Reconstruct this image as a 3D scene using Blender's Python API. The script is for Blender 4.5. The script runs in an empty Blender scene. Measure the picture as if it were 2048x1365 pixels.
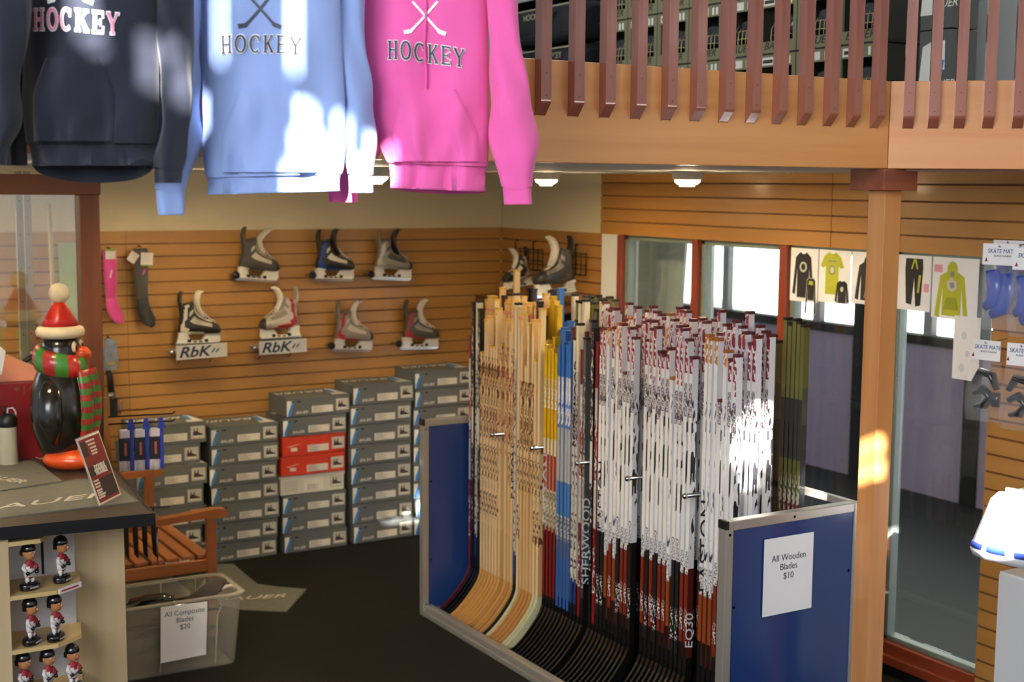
import bpy, bmesh, math, random
from mathutils import Vector, Matrix
random.seed(7)
SC = bpy.context.scene
COL = SC.collection
PI = math.pi
R = math.radians
# ------------------------------------------------------------------ camera
CAMH = 2.27
FPX = 2720.0
PITCH, ROLL, YAW = R(6.548), R(0.464), R(30.589)
cd = bpy.data.cameras.new('camera'); cam = bpy.data.objects.new('camera', cd); COL.objects.link(cam)
cd.sensor_width = 36.0; cd.lens = FPX / 2048 * 36; cd.clip_start = 0.05; cd.clip_end = 300
cam.matrix_world = (Matrix.Translation((0, 0, CAMH)) @ Matrix.Rotation(-YAW, 4, 'Z') @
                    Matrix.Rotation(R(90) - PITCH, 4, 'X') @ Matrix.Rotation(ROLL, 4, 'Z'))
cd.dof.use_dof = True; cd.dof.focus_distance = 4.4; cd.dof.aperture_fstop = 3.6
SC.camera = cam
# ------------------------------------------------------------------ view, world, lights
SC.view_settings.view_transform = 'Standard'; SC.view_settings.look = 'None'
SC.view_settings.exposure = 0.0; SC.view_settings.gamma = 1.0
SC.view_settings.use_curve_mapping = False
w = bpy.data.worlds.new('world'); SC.world = w; w.use_nodes = True
bg = w.node_tree.nodes['Background']; bg.inputs[0].default_value = (0.80, 0.88, 1.0, 1); bg.inputs[1].default_value = 0.55
SUN_D = Vector((0.42, 0.80, -0.36)).normalized()
sd = bpy.data.lights.new('sun', 'SUN'); sun = bpy.data.objects.new('sun', sd); COL.objects.link(sun)
sd.energy = 70.0; sd.angle = R(0.5); sd.color = (1.0, 0.96, 0.90)
sun.rotation_euler = SUN_D.to_track_quat('-Z', 'Y').to_euler(); sun.location = (-8, -10, 9)

def area(name, loc, target, sx, sy, power, col):
    l = bpy.data.lights.new(name, 'AREA'); l.shape = 'RECTANGLE'; l.size = sx; l.size_y = sy
    l.energy = power; l.color = col
    o = bpy.data.objects.new(name, l); COL.objects.link(o); o.location = loc
    o.rotation_euler = (Vector(target) - Vector(loc)).to_track_quat('-Z', 'Y').to_euler()
    return o
# daylight through the tall windows behind and above the camera
area('window_daylight', (-4.4, -0.9, 4.1), (2.2, 4.2, 1.6), 4.2, 3.0, 480, (0.93, 0.96, 1.0))
# added overhead area lamp that whitens the rink ice beyond the glass
area('rink_fill', (26, 26, 14), (26, 26, 0), 40, 40, 15000, (1.0, 0.99, 0.94))
area('lobby_fill', (6.3, 2.2, 3.2), (6.4, 5.5, 0.4), 1.6, 1.6, 42, (0.95, 0.92, 1.0))  # added unseen area lamp that lifts the lobby wall and banner

# ------------------------------------------------------------------ picture geometry to world points
def ray(x, y):
    a = (x - 1024) / FPX; b = -(y - 682.5) / FPX
    c, s = math.cos(ROLL), math.sin(ROLL); a, b = c * a - s * b, s * a + c * b
    c, s = math.cos(PITCH), math.sin(PITCH); f = c + s * b; u = -s + c * b
    c, s = math.cos(YAW), math.sin(YAW)
    return Vector((c * a + s * f, -s * a + c * f, u))
def F(x, y, z=0.0):
    r = ray(x, y); t = (z - CAMH) / r.z; return Vector((r.x * t, r.y * t, z))
def YP(x, y, Y):
    r = ray(x, y); t = Y / r.y; return Vector((r.x * t, Y, r.z * t + CAMH))
def XP(x, y, X):
    r = ray(x, y); t = X / r.x; return Vector((X, r.y * t, r.z * t + CAMH))
HD = Vector((math.sin(YAW), math.cos(YAW), 0)); RT = Vector((math.cos(YAW), -math.sin(YAW), 0))
def DP(x, y, D):
    r = ray(x, y); return r * (D / r.dot(HD)) + Vector((0, 0, CAMH))

# ------------------------------------------------------------------ materials
def lin(c):
    if isinstance(c, str):
        c = [int(c[i:i + 2], 16) / 255 for i in (0, 2, 4)]
        c = [v / 12.92 if v <= 0.04045 else ((v + 0.055) / 1.055) ** 2.4 for v in c]
    return (c[0], c[1], c[2], 1)
MATS = {}
def mat(name, col, rough=0.6, metal=0.0, coat=0.0, var=0.0, vscale=20.0, bump=0.0, bscale=150.0, sheen=0.0, spec=0.5):
    if name in MATS: return MATS[name]
    m = bpy.data.materials.new(name); m.use_nodes = True; nt = m.node_tree; b = nt.nodes['Principled BSDF']
    b.inputs['Base Color'].default_value = lin(col); b.inputs['Roughness'].default_value = rough
    b.inputs['Metallic'].default_value = metal; b.inputs['Coat Weight'].default_value = coat
    b.inputs['Coat Roughness'].default_value = 0.15; b.inputs['Specular IOR Level'].default_value = spec
    if sheen: b.inputs['Sheen Weight'].default_value = sheen
    tc = None
    if var or bump:
        tc = nt.nodes.new('ShaderNodeTexCoord')
    if var:
        n = nt.nodes.new('ShaderNodeTexNoise'); n.inputs['Scale'].default_value = vscale; n.inputs['Detail'].default_value = 5
        nt.links.new(tc.outputs['Object'], n.inputs['Vector'])
        mx = nt.nodes.new('ShaderNodeMixRGB'); mx.blend_type = 'MULTIPLY'; mx.inputs[0].default_value = var
        mx.inputs[1].default_value = lin(col)
        rp = nt.nodes.new('ShaderNodeValToRGB'); rp.color_ramp.elements[0].position = 0.3; rp.color_ramp.elements[1].position = 0.7
        rp.color_ramp.elements[0].color = (0.3, 0.3, 0.3, 1); rp.color_ramp.elements[1].color = (1, 1, 1, 1)
        nt.links.new(n.outputs['Fac'], rp.inputs[0]); nt.links.new(rp.outputs[0], mx.inputs[2])
        nt.links.new(mx.outputs[0], b.inputs['Base Color'])
    if bump:
        n = nt.nodes.new('ShaderNodeTexNoise'); n.inputs['Scale'].default_value = bscale; n.inputs['Detail'].default_value = 3
        nt.links.new(tc.outputs['Object'], n.inputs['Vector'])
        bp = nt.nodes.new('ShaderNodeBump'); bp.inputs['Strength'].default_value = bump; bp.inputs['Distance'].default_value = 0.004
        nt.links.new(n.outputs['Fac'], bp.inputs['Height']); nt.links.new(bp.outputs[0], b.inputs['Normal'])
    MATS[name] = m; return m

def wood(name, c1, c2, axis=2, rough=0.4, coat=0.2, scale=1.0, knots=0.0):
    if name in MATS: return MATS[name]
    m = bpy.data.materials.new(name); m.use_nodes = True; nt = m.node_tree; b = nt.nodes['Principled BSDF']
    b.inputs['Roughness'].default_value = rough; b.inputs['Coat Weight'].default_value = coat; b.inputs['Coat Roughness'].default_value = 0.12
    tc = nt.nodes.new('ShaderNodeTexCoord'); mp = nt.nodes.new('ShaderNodeMapping')
    s = [22 * scale] * 3; s[axis] = 1.3 * scale; mp.inputs['Scale'].default_value = s
    nt.links.new(tc.outputs['Object'], mp.inputs['Vector'])
    n = nt.nodes.new('ShaderNodeTexNoise'); n.inputs['Scale'].default_value = 1.0; n.inputs['Detail'].default_value = 6; n.inputs['Distortion'].default_value = 0.6
    nt.links.new(mp.outputs[0], n.inputs['Vector'])
    rp = nt.nodes.new('ShaderNodeValToRGB'); rp.color_ramp.elements[0].position = 0.33; rp.color_ramp.elements[1].position = 0.68
    rp.color_ramp.elements[0].color = lin(c2); rp.color_ramp.elements[1].color = lin(c1)
    nt.links.new(n.outputs['Fac'], rp.inputs[0])
    out = rp.outputs[0]
    if knots:
        v = nt.nodes.new('ShaderNodeTexVoronoi'); v.inputs['Scale'].default_value = knots; v.inputs['Randomness'].default_value = 1
        nt.links.new(tc.outputs['Object'], v.inputs['Vector'])
        r2 = nt.nodes.new('ShaderNodeValToRGB'); r2.color_ramp.elements[0].position = 0.03; r2.color_ramp.elements[1].position = 0.09
        r2.color_ramp.elements[0].color = (0.25, 0.12, 0.08, 1); r2.color_ramp.elements[1].color = (1, 1, 1, 1)
        nt.links.new(v.outputs['Distance'], r2.inputs[0])
        mx = nt.nodes.new('ShaderNodeMixRGB'); mx.blend_type = 'MULTIPLY'; mx.inputs[0].default_value = 0.8
        nt.links.new(out, mx.inputs[1]); nt.links.new(r2.outputs[0], mx.inputs[2]); out = mx.outputs[0]
    nt.links.new(out, b.inputs['Base Color'])
    MATS[name] = m; return m

def bands(name, stops, noise=None, rough=0.35, coat=0.4, axis='Z'):
    """colour bands along the object's own Z; noise = list of (z0, z1, colour, scale, threshold) zones of printed lettering, or of gap shade painted as dashes"""
    if name in MATS: return MATS[name]
    m = bpy.data.materials.new(name); m.use_nodes = True; nt = m.node_tree; b = nt.nodes['Principled BSDF']
    b.inputs['Roughness'].default_value = rough; b.inputs['Coat Weight'].default_value = coat
    tc = nt.nodes.new('ShaderNodeTexCoord'); sp = nt.nodes.new('ShaderNodeSeparateXYZ'); nt.links.new(tc.outputs['Object'], sp.inputs[0])
    dv = nt.nodes.new('ShaderNodeMath'); dv.operation = 'DIVIDE'; dv.inputs[1].default_value = 2.0; nt.links.new(sp.outputs[axis], dv.inputs[0])
    rp = nt.nodes.new('ShaderNodeValToRGB'); rp.color_ramp.interpolation = 'CONSTANT'
    e = rp.color_ramp.elements; e[0].position = max(0, stops[0][0] / 2); e[0].color = lin(stops[0][1])
    e[1].position = stops[1][0] / 2; e[1].color = lin(stops[1][1])
    for z, c in stops[2:]:
        q = e.new(z / 2); q.color = lin(c)
    nt.links.new(dv.outputs[0], rp.inputs[0]); out = rp.outputs[0]
    for (z0, z1, c, sc, th) in (noise or []):
        mp = nt.nodes.new('ShaderNodeMapping'); sc3 = sc if isinstance(sc, tuple) else (sc * 1.6, sc * 1.6, sc); mp.inputs['Scale'].default_value = sc3
        nt.links.new(tc.outputs['Object'], mp.inputs['Vector'])
        n = nt.nodes.new('ShaderNodeTexNoise'); n.inputs['Scale'].default_value = 1.0; n.inputs['Detail'].default_value = 1
        nt.links.new(mp.outputs[0], n.inputs['Vector'])
        g = nt.nodes.new('ShaderNodeMath'); g.operation = 'GREATER_THAN'; g.inputs[1].default_value = th; nt.links.new(n.outputs['Fac'], g.inputs[0])
        a = nt.nodes.new('ShaderNodeMath'); a.operation = 'GREATER_THAN'; a.inputs[1].default_value = z0; nt.links.new(sp.outputs[axis], a.inputs[0])
        l = nt.nodes.new('ShaderNodeMath'); l.operation = 'LESS_THAN'; l.inputs[1].default_value = z1; nt.links.new(sp.outputs[axis], l.inputs[0])
        p = nt.nodes.new('ShaderNodeMath'); p.operation = 'MULTIPLY'; nt.links.new(a.outputs[0], p.inputs[0]); nt.links.new(l.outputs[0], p.inputs[1])
        q = nt.nodes.new('ShaderNodeMath'); q.operation = 'MULTIPLY'; nt.links.new(p.outputs[0], q.inputs[0]); nt.links.new(g.outputs[0], q.inputs[1])
        mx = nt.nodes.new('ShaderNodeMixRGB'); nt.links.new(q.outputs[0], mx.inputs[0]); nt.links.new(out, mx.inputs[1]); mx.inputs[2].default_value = lin(c)
        out = mx.outputs[0]
    nt.links.new(out, b.inputs['Base Color']); MATS[name] = m; return m

def glass(name, tint=(0.85, 0.92, 0.9), alpha=0.12, rough=0.03):
    if name in MATS: return MATS[name]
    m = bpy.data.materials.new(name); m.use_nodes = True; nt = m.node_tree
    nt.nodes.remove(nt.nodes['Principled BSDF'])
    t = nt.nodes.new('ShaderNodeBsdfTransparent'); t.inputs[0].default_value = (*tint, 1)
    g = nt.nodes.new('ShaderNodeBsdfGlossy'); g.inputs['Roughness'].default_value = rough; g.inputs['Color'].default_value = (1, 1, 1, 1)
    f = nt.nodes.new('ShaderNodeLayerWeight')
    pw = nt.nodes.new('ShaderNodeMath'); pw.operation = 'POWER'; pw.inputs[1].default_value = 5.0; nt.links.new(f.outputs['Facing'], pw.inputs[0])
    ad = nt.nodes.new('ShaderNodeMath'); ad.operation = 'MULTIPLY_ADD'; ad.inputs[1].default_value = 0.9; ad.inputs[2].default_value = 0.03 + alpha * 0.3; nt.links.new(pw.outputs[0], ad.inputs[0])
    mx = nt.nodes.new('ShaderNodeMixShader'); nt.links.new(ad.outputs[0], mx.inputs[0]); nt.links.new(t.outputs[0], mx.inputs[1]); nt.links.new(g.outputs[0], mx.inputs[2])
    nt.links.new(mx.outputs[0], nt.nodes['Material Output'].inputs['Surface']); MATS[name] = m; return m

def milky(name, col, alpha, rough=0.3):
    if name in MATS: return MATS[name]
    m = mat(name, col, rough); b = m.node_tree.nodes['Principled BSDF']; b.inputs['Alpha'].default_value = alpha
    return m
def emit(name, col, s):
    m = mat(name, col, 0.5); b = m.node_tree.nodes['Principled BSDF']
    b.inputs['Emission Color'].default_value = lin(col); b.inputs['Emission Strength'].default_value = s; return m

# ------------------------------------------------------------------ mesh builder
class M:
    def __init__(s): s.v = []; s.f = []; s.m = []; s.sm = []
    def add(s, vs, fs, mi=0, sm=False, T=None):
        o = len(s.v)
        for p in vs:
            p = Vector(p); s.v.append(tuple(T @ p) if T else tuple(p))
        for f in fs:
            s.f.append([o + i for i in f]); s.m.append(mi); s.sm.append(sm)
    def box(s, a, b, mi=0, T=None):
        x0, y0, z0 = a; x1, y1, z1 = b
        s.add([(x0, y0, z0), (x1, y0, z0), (x1, y1, z0), (x0, y1, z0), (x0, y0, z1), (x1, y0, z1), (x1, y1, z1), (x0, y1, z1)],
              [(0, 3, 2, 1), (4, 5, 6, 7), (0, 1, 5, 4), (1, 2, 6, 5), (2, 3, 7, 6), (3, 0, 4, 7)], mi, False, T)
        return s
    def prism(s, poly, a, b, ax='y', mi=0, T=None, sm=False):
        n = len(poly)
        def q(p, t): return {'y': (p[0], t, p[1]), 'z': (p[0], p[1], t), 'x': (t, p[0], p[1])}[ax]
        vs = [q(p, a) for p in poly] + [q(p, b) for p in poly]
        s.add(vs, [list(range(n)), list(range(2 * n - 1, n - 1, -1))], mi, False, T)
        s.add(vs, [(i, (i + 1) % n, n + (i + 1) % n, n + i) for i in range(n)], mi, sm, T); return s
    def rings(s, rs, mi=0, sm=True, cap=True, T=None, mf=None):
        n = len(rs[0]); vs = [p for r in rs for p in r]; o = len(s.v)
        s.add(vs, [], mi, sm, T)
        for k in range(len(rs) - 1):
            for i in range(n):
                j = (i + 1) % n
                s.f.append([o + k * n + i, o + k * n + j, o + (k + 1) * n + j, o + (k + 1) * n + i]); s.m.append(mf(k, i) if mf else mi); s.sm.append(sm)
        if cap:
            s.f.append([o + i for i in range(n)][::-1]); s.m.append(mf(0, 0) if mf else mi); s.sm.append(False)
            s.f.append([o + (len(rs) - 1) * n + i for i in range(n)]); s.m.append(mf(len(rs) - 2, 0) if mf else mi); s.sm.append(False)
        return s
    def tube(s, pts, r, seg=8, mi=0, cap=True, T=None, flat=1.0):
        pts = [Vector(p) for p in pts]; rs = []; up = Vector((0, 0, 1))
        prev = None
        for i, p in enumerate(pts):
            d = (pts[min(i + 1, len(pts) - 1)] - pts[max(i - 1, 0)]).normalized()
            if prev is None:
                a = d.cross(up) if abs(d.dot(up)) < 0.95 else d.cross(Vector((0, 1, 0)))
            else: a = prev - d * prev.dot(d)
            a.normalize(); prev = a; b = d.cross(a)
            rr = r[i] if isinstance(r, (list, tuple)) else r
            rs.append([p + a * rr * math.cos(2 * PI * k / seg) + b * rr * flat * math.sin(2 * PI * k / seg) for k in range(seg)])
        return s.rings(rs, mi, True, cap, T)
    def lathe(s, prof, seg=20, mi=0, T=None, sy=1.0, mf=None):
        rs = [[(max(r, 1e-4) * math.cos(2 * PI * k / seg), max(r, 1e-4) * sy * math.sin(2 * PI * k / seg), z) for k in range(seg)] for r, z in prof]
        return s.rings(rs, mi, True, True, T, mf)
    def ell(s, c, r, seg=14, mi=0, T=None):
        X = Matrix.Translation(c) @ Matrix.Diagonal((r[0], r[1], r[2], 1))
        if T: X = T @ X
        return s.lathe([(math.sin(PI * k / 9), -math.cos(PI * k / 9)) for k in range(10)], seg, mi, X)
    def build(s, name, mats, parent=None, loc=None, rot=None, bevel=0.0, sub=0):
        me = bpy.data.meshes.new(name); me.from_pydata([tuple(v) for v in s.v], [], s.f)
        if not isinstance(mats, (list, tuple)): mats = [mats]
        for m in mats: me.materials.append(m)
        me.polygons.foreach_set('material_index', s.m); me.polygons.foreach_set('use_smooth', s.sm); me.update()
        bm = bmesh.new(); bm.from_mesh(me); bmesh.ops.recalc_face_normals(bm, faces=bm.faces); bm.to_mesh(me); bm.free()
        return place(name, me, parent, loc, rot, bevel, sub)
def place(name, me, parent=None, loc=None, rot=None, bevel=0.0, sub=0):
    o = bpy.data.objects.new(name, me); COL.objects.link(o)
    if parent: o.parent = parent
    if loc is not None: o.location = loc
    if rot is not None: o.rotation_euler = rot
    if bevel:
        b = o.modifiers.new('bevel', 'BEVEL'); b.width = bevel; b.segments = 3 if bevel > .0065 else 2; b.limit_method = 'ANGLE'
    if sub:
        b = o.modifiers.new('subdivision', 'SUBSURF'); b.levels = sub; b.render_levels = sub
    return o
def tag(o, label, cat, group=None, kind=None):
    if label: o['label'] = label
    if cat: o['category'] = cat
    if group: o['group'] = group
    if kind: o['kind'] = kind
    return o
def thing(name, label, cat, loc=(0, 0, 0), rot=(0, 0, 0), group=None):
    o = bpy.data.objects.new(name, None); COL.objects.link(o); o.empty_display_size = 0.05
    o.location = loc; o.rotation_euler = rot; return tag(o, label, cat, group)
def struct(o): o['kind'] = 'structure'; return o
def dup(root, loc, rot, label, group=None):
    r = root.copy(); COL.objects.link(r); r.location = loc; r.rotation_euler = rot; r['label'] = label
    if group: r['group'] = group
    for ch in [c for c in root.children]:
        c = ch.copy(); COL.objects.link(c); c.parent = r
        for g in ch.children:
            d = g.copy(); COL.objects.link(d); d.parent = c
    return r
TXT = {}
def text(s, size, m, parent, loc, rot=(R(90), 0, 0), ext=0.0005, shear=0.0, off=0.0, name='lettering', sx=1.0, align='CENTER', lines=1.0):
    key = (s, size, m.name, ext, shear, off, sx, align)
    if key not in TXT:
        cu = bpy.data.curves.new('lettering', 'FONT'); cu.body = s; cu.size = size; cu.extrude = ext; cu.shear = shear
        cu.offset = off; cu.align_x = align; cu.align_y = 'CENTER'; cu.resolution_u = 3; cu.space_line = lines
        t = bpy.data.objects.new('lettering_source', cu); COL.objects.link(t); bpy.context.view_layer.update()
        me = bpy.data.meshes.new_from_object(t.evaluated_get(bpy.context.evaluated_depsgraph_get()))
        bpy.data.objects.remove(t); bpy.data.curves.remove(cu)
        if sx != 1.0:
            for v in me.vertices: v.co.x *= sx
        me.materials.clear(); me.materials.append(m); me.name = 'lettering'
        TXT[key] = me
    return place(name, TXT[key], parent, loc, rot)
ORD = ['topmost', 'second from the top', 'third from the top', 'fourth from the top', 'fifth from the top', 'sixth from the top', 'seventh from the top', 'eighth from the top', 'ninth from the top']

# ------------------------------------------------------------------ colours
slat = wood('slatwall_board', 'b88444', 'ac7838', 1, 0.42, 0.15, 0.35)
slatx = wood('slatwall_board_back', 'b98848', 'ad7c3c', 0, 0.42, 0.15, 0.35)
groove = mat('slatwall_groove', '7c5028', 0.8)
cream = mat('cream_paint', 'd9cca8', 0.8)
whitep = mat('white_paint', 'dcdcd8', 0.7)
rubber = mat('black_rubber_floor', '17180f', 0.9, var=0.35, vscale=2.5, bump=0.1, bscale=60, spec=0.2)
fir = wood('fir_beam', 'df9f5e', 'd08a4a', 0, 0.35, 0.35, 0.45, knots=2.2)
fir2 = wood('fir_beam_diagonal', 'dfa068', 'd28c54', 0, 0.35, 0.35, 0.45, knots=1.9)
firz = wood('fir_post', 'd6975c', 'c58248', 2, 0.35, 0.5, 0.6)
redwood = wood('stained_baluster', 'a4624c', '844638', 2, 0.2, 1.0, 0.7)
capwood = wood('stained_capital', '9a5238', '7e4230', 0, 0.35, 0.3, 0.6)
redframe = mat('red_window_wood', '8a3a20', 0.4, coat=0.3)
greenalu = mat('green_aluminium', '7f8d83', 0.45, metal=0.2)
alu = mat('brushed_aluminium', 'b9b6ae', 0.42, metal=0.7, bump=0.03)
steel = mat('chrome', 'c8c8c8', 0.15, metal=1.0)
blackp = mat('black_plastic', '141416', 0.35)
black = mat('matt_black', '101012', 0.7)
white = mat('white_plastic', 'e6e4de', 0.35)
paper = mat('paper', 'eeeef0', 0.8)
ink = mat('print_ink', '55555a', 0.8)
darkink = mat('dark_ink', '17181c', 0.7)
brownwood = wood('dark_frame_wood', '8e5228', '7c4420', 2, 0.45, 0.2, 0.5)

# ------------------------------------------------------------------ the setting
BY, SX = 8.063, 4.671         # back wall and right wall
ZT, PT, ZC = 1.982, 0.0762, 2.34
def slat_profile(z0, z1, depth):
    """(offset, z) outline of a slat wall between z0 and z1: boards of one pitch with recessed grooves"""
    pr = []; z = z0
    ks = []
    k = 0
    zz = ZT + 8 * PT
    while zz > z0 - PT:
        if z0 < zz < z1: ks.append(zz)
        zz -= PT
    ks = sorted(ks)
    pr.append((0, z0))
    for q in ks:
        if q - 0.004 > z0 and q + 0.004 < z1:
            pr += [(0, q - 0.0045), (depth, q - 0.0045), (depth, q + 0.0045), (0, q + 0.0045)]
    pr.append((0, z1)); return pr
def slat_wall_x(name, x0, x1, y, z0, z1):       # faces -Y
    m = M(); pr = slat_profile(z0, z1, 0.009)
    for i in range(len(pr) - 1):
        a, b = pr[i], pr[i + 1]; gm = 1 if (a[0] or b[0]) else 0
        m.add([(x0, y + a[0], a[1]), (x1, y + a[0], a[1]), (x1, y + b[0], b[1]), (x0, y + b[0], b[1])], [(0, 1, 2, 3)], gm)
    m.box((x0, y + 0.010, z0), (x1, y + 0.03, z1)); return m.build(name, [slatx, groove])
def slat_wall_y(name, y0, y1, x, z0, z1):       # faces -X
    m = M(); pr = slat_profile(z0, z1, 0.009)
    for i in range(len(pr) - 1):
        a, b = pr[i], pr[i + 1]; gm = 1 if (a[0] or b[0]) else 0
        m.add([(x + a[0], y0, a[1]), (x + a[0], y1, a[1]), (x + b[0], y1, b[1]), (x + b[0], y0, b[1])], [(0, 1, 2, 3)], gm)
    m.box((x + 0.010, y0, z0), (x + 0.03, y1, z1)); return m.build(name, [slat, groove])
m = M(); m.box((-3, -3, -0.05), (SX, BY, 0)); struct(m.build('floor', rubber))
# back wall: slats below, cream plaster above, seam between two sheets
o = struct(slat_wall_x('wall_back', -1.5, SX, BY, 0, ZT))
m = M(); m.box((-1.5, BY + 0.012, ZT), (SX + .1, BY + 0.1, ZC)); m.box((-1.5, BY + 0.03, 0), (SX + .1, BY + 0.1, ZT)); struct(m.build('wall_back_plaster', cream))
m = M(); m.box((2.118, BY - 0.0008, 0.0), (2.121, BY + 0.006, ZT)); m.build('sheet_seam', groove, o)
# right wall: slats to the left of the window, above it and to its right
WY0, WY1 = 3.905, 6.84          # window opening along Y
o = struct(slat_wall_y('wall_right', WY1, BY, SX, 0, ZT)); 
m = M(); m.box((SX + 0.012, WY1, ZT), (SX + 0.1, BY, ZC)); m.box((SX + 0.03, WY1, 0), (SX + 0.1, BY, ZT)); struct(m.build('wall_right_plaster', cream))
o = struct(slat_wall_y('wall_right_upper', 1.0, WY1, SX - 0.012, ZT, ZC))
m = M(); m.box((SX - 0.0135, 4.871, ZT), (SX - 0.006, 4.874, ZC)); m.build('sheet_seam', groove, o)
m = M(); m.box((SX + 0.02, 1.0, ZT), (SX + 0.16, WY1, ZC + 0.2)); struct(m.build('wall_right_header', cream))
struct(slat_wall_y('wall_right_end', 1.0, WY0, SX, 0.0, ZT))
m = M(); m.box((SX + 0.03, 1.0, 0), (SX + 0.16, WY0, ZT)); struct(m.build('wall_right_end_backing', cream))
m = M(); m.box((SX + 0.0, WY1 - 0.16, 0), (SX + 0.16, WY1, ZT)); struct(m.build('wall_window_jamb', whitep))
m = M(); m.box((SX, WY0, 0), (SX + 0.16, WY1 - 0.16, 0.055)); struct(m.build('baseboard_window', black))
# mezzanine slab: its underside is the shop ceiling, its edge follows the two beams
BC = Vector((3.605, 3.50)); B2 = Vector((4.62, 2.42))
m = M(); m.prism([(-1.5, 3.56), (3.60, 3.56), (4.56, 2.55), (SX + .16, 2.44), (SX + .16, BY + .1), (-1.5, BY + .1)], ZC, 2.60, 'z'); struct(m.build('ceiling', whitep))
# upper storey walls
gw = mat('upper_grey_wall', 'a9aba6', 0.8)
m = M(); m.box((SX + 0.16, 1.0, 2.6), (SX + 0.3, BY + .1, 5.2)); struct(m.build('wall_upper_right', gw))
m = M(); m.box((-1.5, BY + .1, 2.34), (SX + 0.3, BY + 0.2, 5.2)); struct(m.build('wall_upper_back', gw))
# windows
win = []
gl = glass('window_glass', (0.93, 0.97, 0.95), 0.02)
ys = [(6.666, 6.622), (5.953, 5.903), (5.240, 5.180), (4.540, 4.475), (WY0, WY0 - .05)]
for i in range(4):
    ya, yb = ys[i][0], ys[i + 1][0]
    t = struct(M().box((SX - 0.01, ys[i][1], 0.055), (SX + 0.10, ys[i][0], ZT)).box((SX - 0.01, yb, 0.055), (SX + 0.10, ys[i][1], 0.155))
               .box((SX - 0.03, yb, 0.055), (SX + 0.0, ys[i][1], 0.10)).build('window_%d' % (i + 1), redframe, bevel=0.004))
    y0, y1 = yb + 0.0, ys[i][1]
    g = M()
    g.box((SX + 0.02, y1 - 0.034, 0.155), (SX + 0.07, y1, ZT)); g.box((SX + 0.02, y0, 0.155), (SX + 0.07, y0 + 0.012, ZT))
    g.box((SX + 0.02, y0, 0.155), (SX + 0.07, y1, 0.178)); g.box((SX + 0.02, y0, ZT - .03), (SX + 0.07, y1, ZT))
    g.build('aluminium_sash', greenalu, t, bevel=0.003)
    M().box((SX + 0.042, y1 - 0.024, 0.16), (SX + 0.045, y1 - 0.020, ZT - .01)).build('gasket', black, t)
    M().box((SX + 0.046, y0 + .01, 0.19), (SX + 0.052, y1 - .04, ZT - .02)).build('pane', gl, t)
# lobby beyond the glass
lobby = mat('lobby_rubber_floor', '17191a', 0.6, var=0.5, vscale=0.9, spec=0.35)
PX = 7.72
m = M(); m.box((SX, -2, -0.05), (PX + .3, 16, 0)); struct(m.build('floor_lobby', lobby))
m = M(); m.box((SX + .16, -2, 3.4), (PX + .3, 16, 3.5)); struct(m.build('ceiling_lobby', whitep))
purple = mat('purple_boards', 'a594b2', 0.5, var=0.15, vscale=3)
pz0, pz1 = 0.0, XP(1352, 616, PX).z
ends = [F(1985, 1023).y, F(1925, 1010).y, F(1703, 952).y]
o = struct(M().box((PX, -1, 0.0), (PX + 0.06, 15, pz1 - .03)).build('wall_lobby', purple))
for i, yy in enumerate([F(1712, 955).y, F(1942, 1012).y, 11.0]):
    M().box((PX - 0.03, yy - 0.06, 0), (PX + 0.08, yy + 0.07, 3.4)).build('black_stanchion', black, o)
M().box((PX - 0.02, -1, pz1 - .03), (PX + 0.10, 15, pz1 + .04)).build('black_sill', black, o)
for px in (1450, 1634, 1858, 1300):
    q = XP(px, 580, PX)
    M().box((PX, q.y - 0.04, pz1 + .04), (PX + 0.06, q.y + 0.04, 3.4)).build('grey_mullion', mat('grey_mullion', '8f8f93', 0.5), o)
ice = mat('ice', 'f4f6f6', 0.3, var=0.06, vscale=0.4)
m = M(); m.box((PX + .3, -10, -0.06), (70, 75, 0.0)); struct(m.build('floor_ice', ice))
m = M(); m.box((70, -10, 0), (70.3, 75, 4.0)); struct(m.build('wall_rink', whitep))
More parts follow.
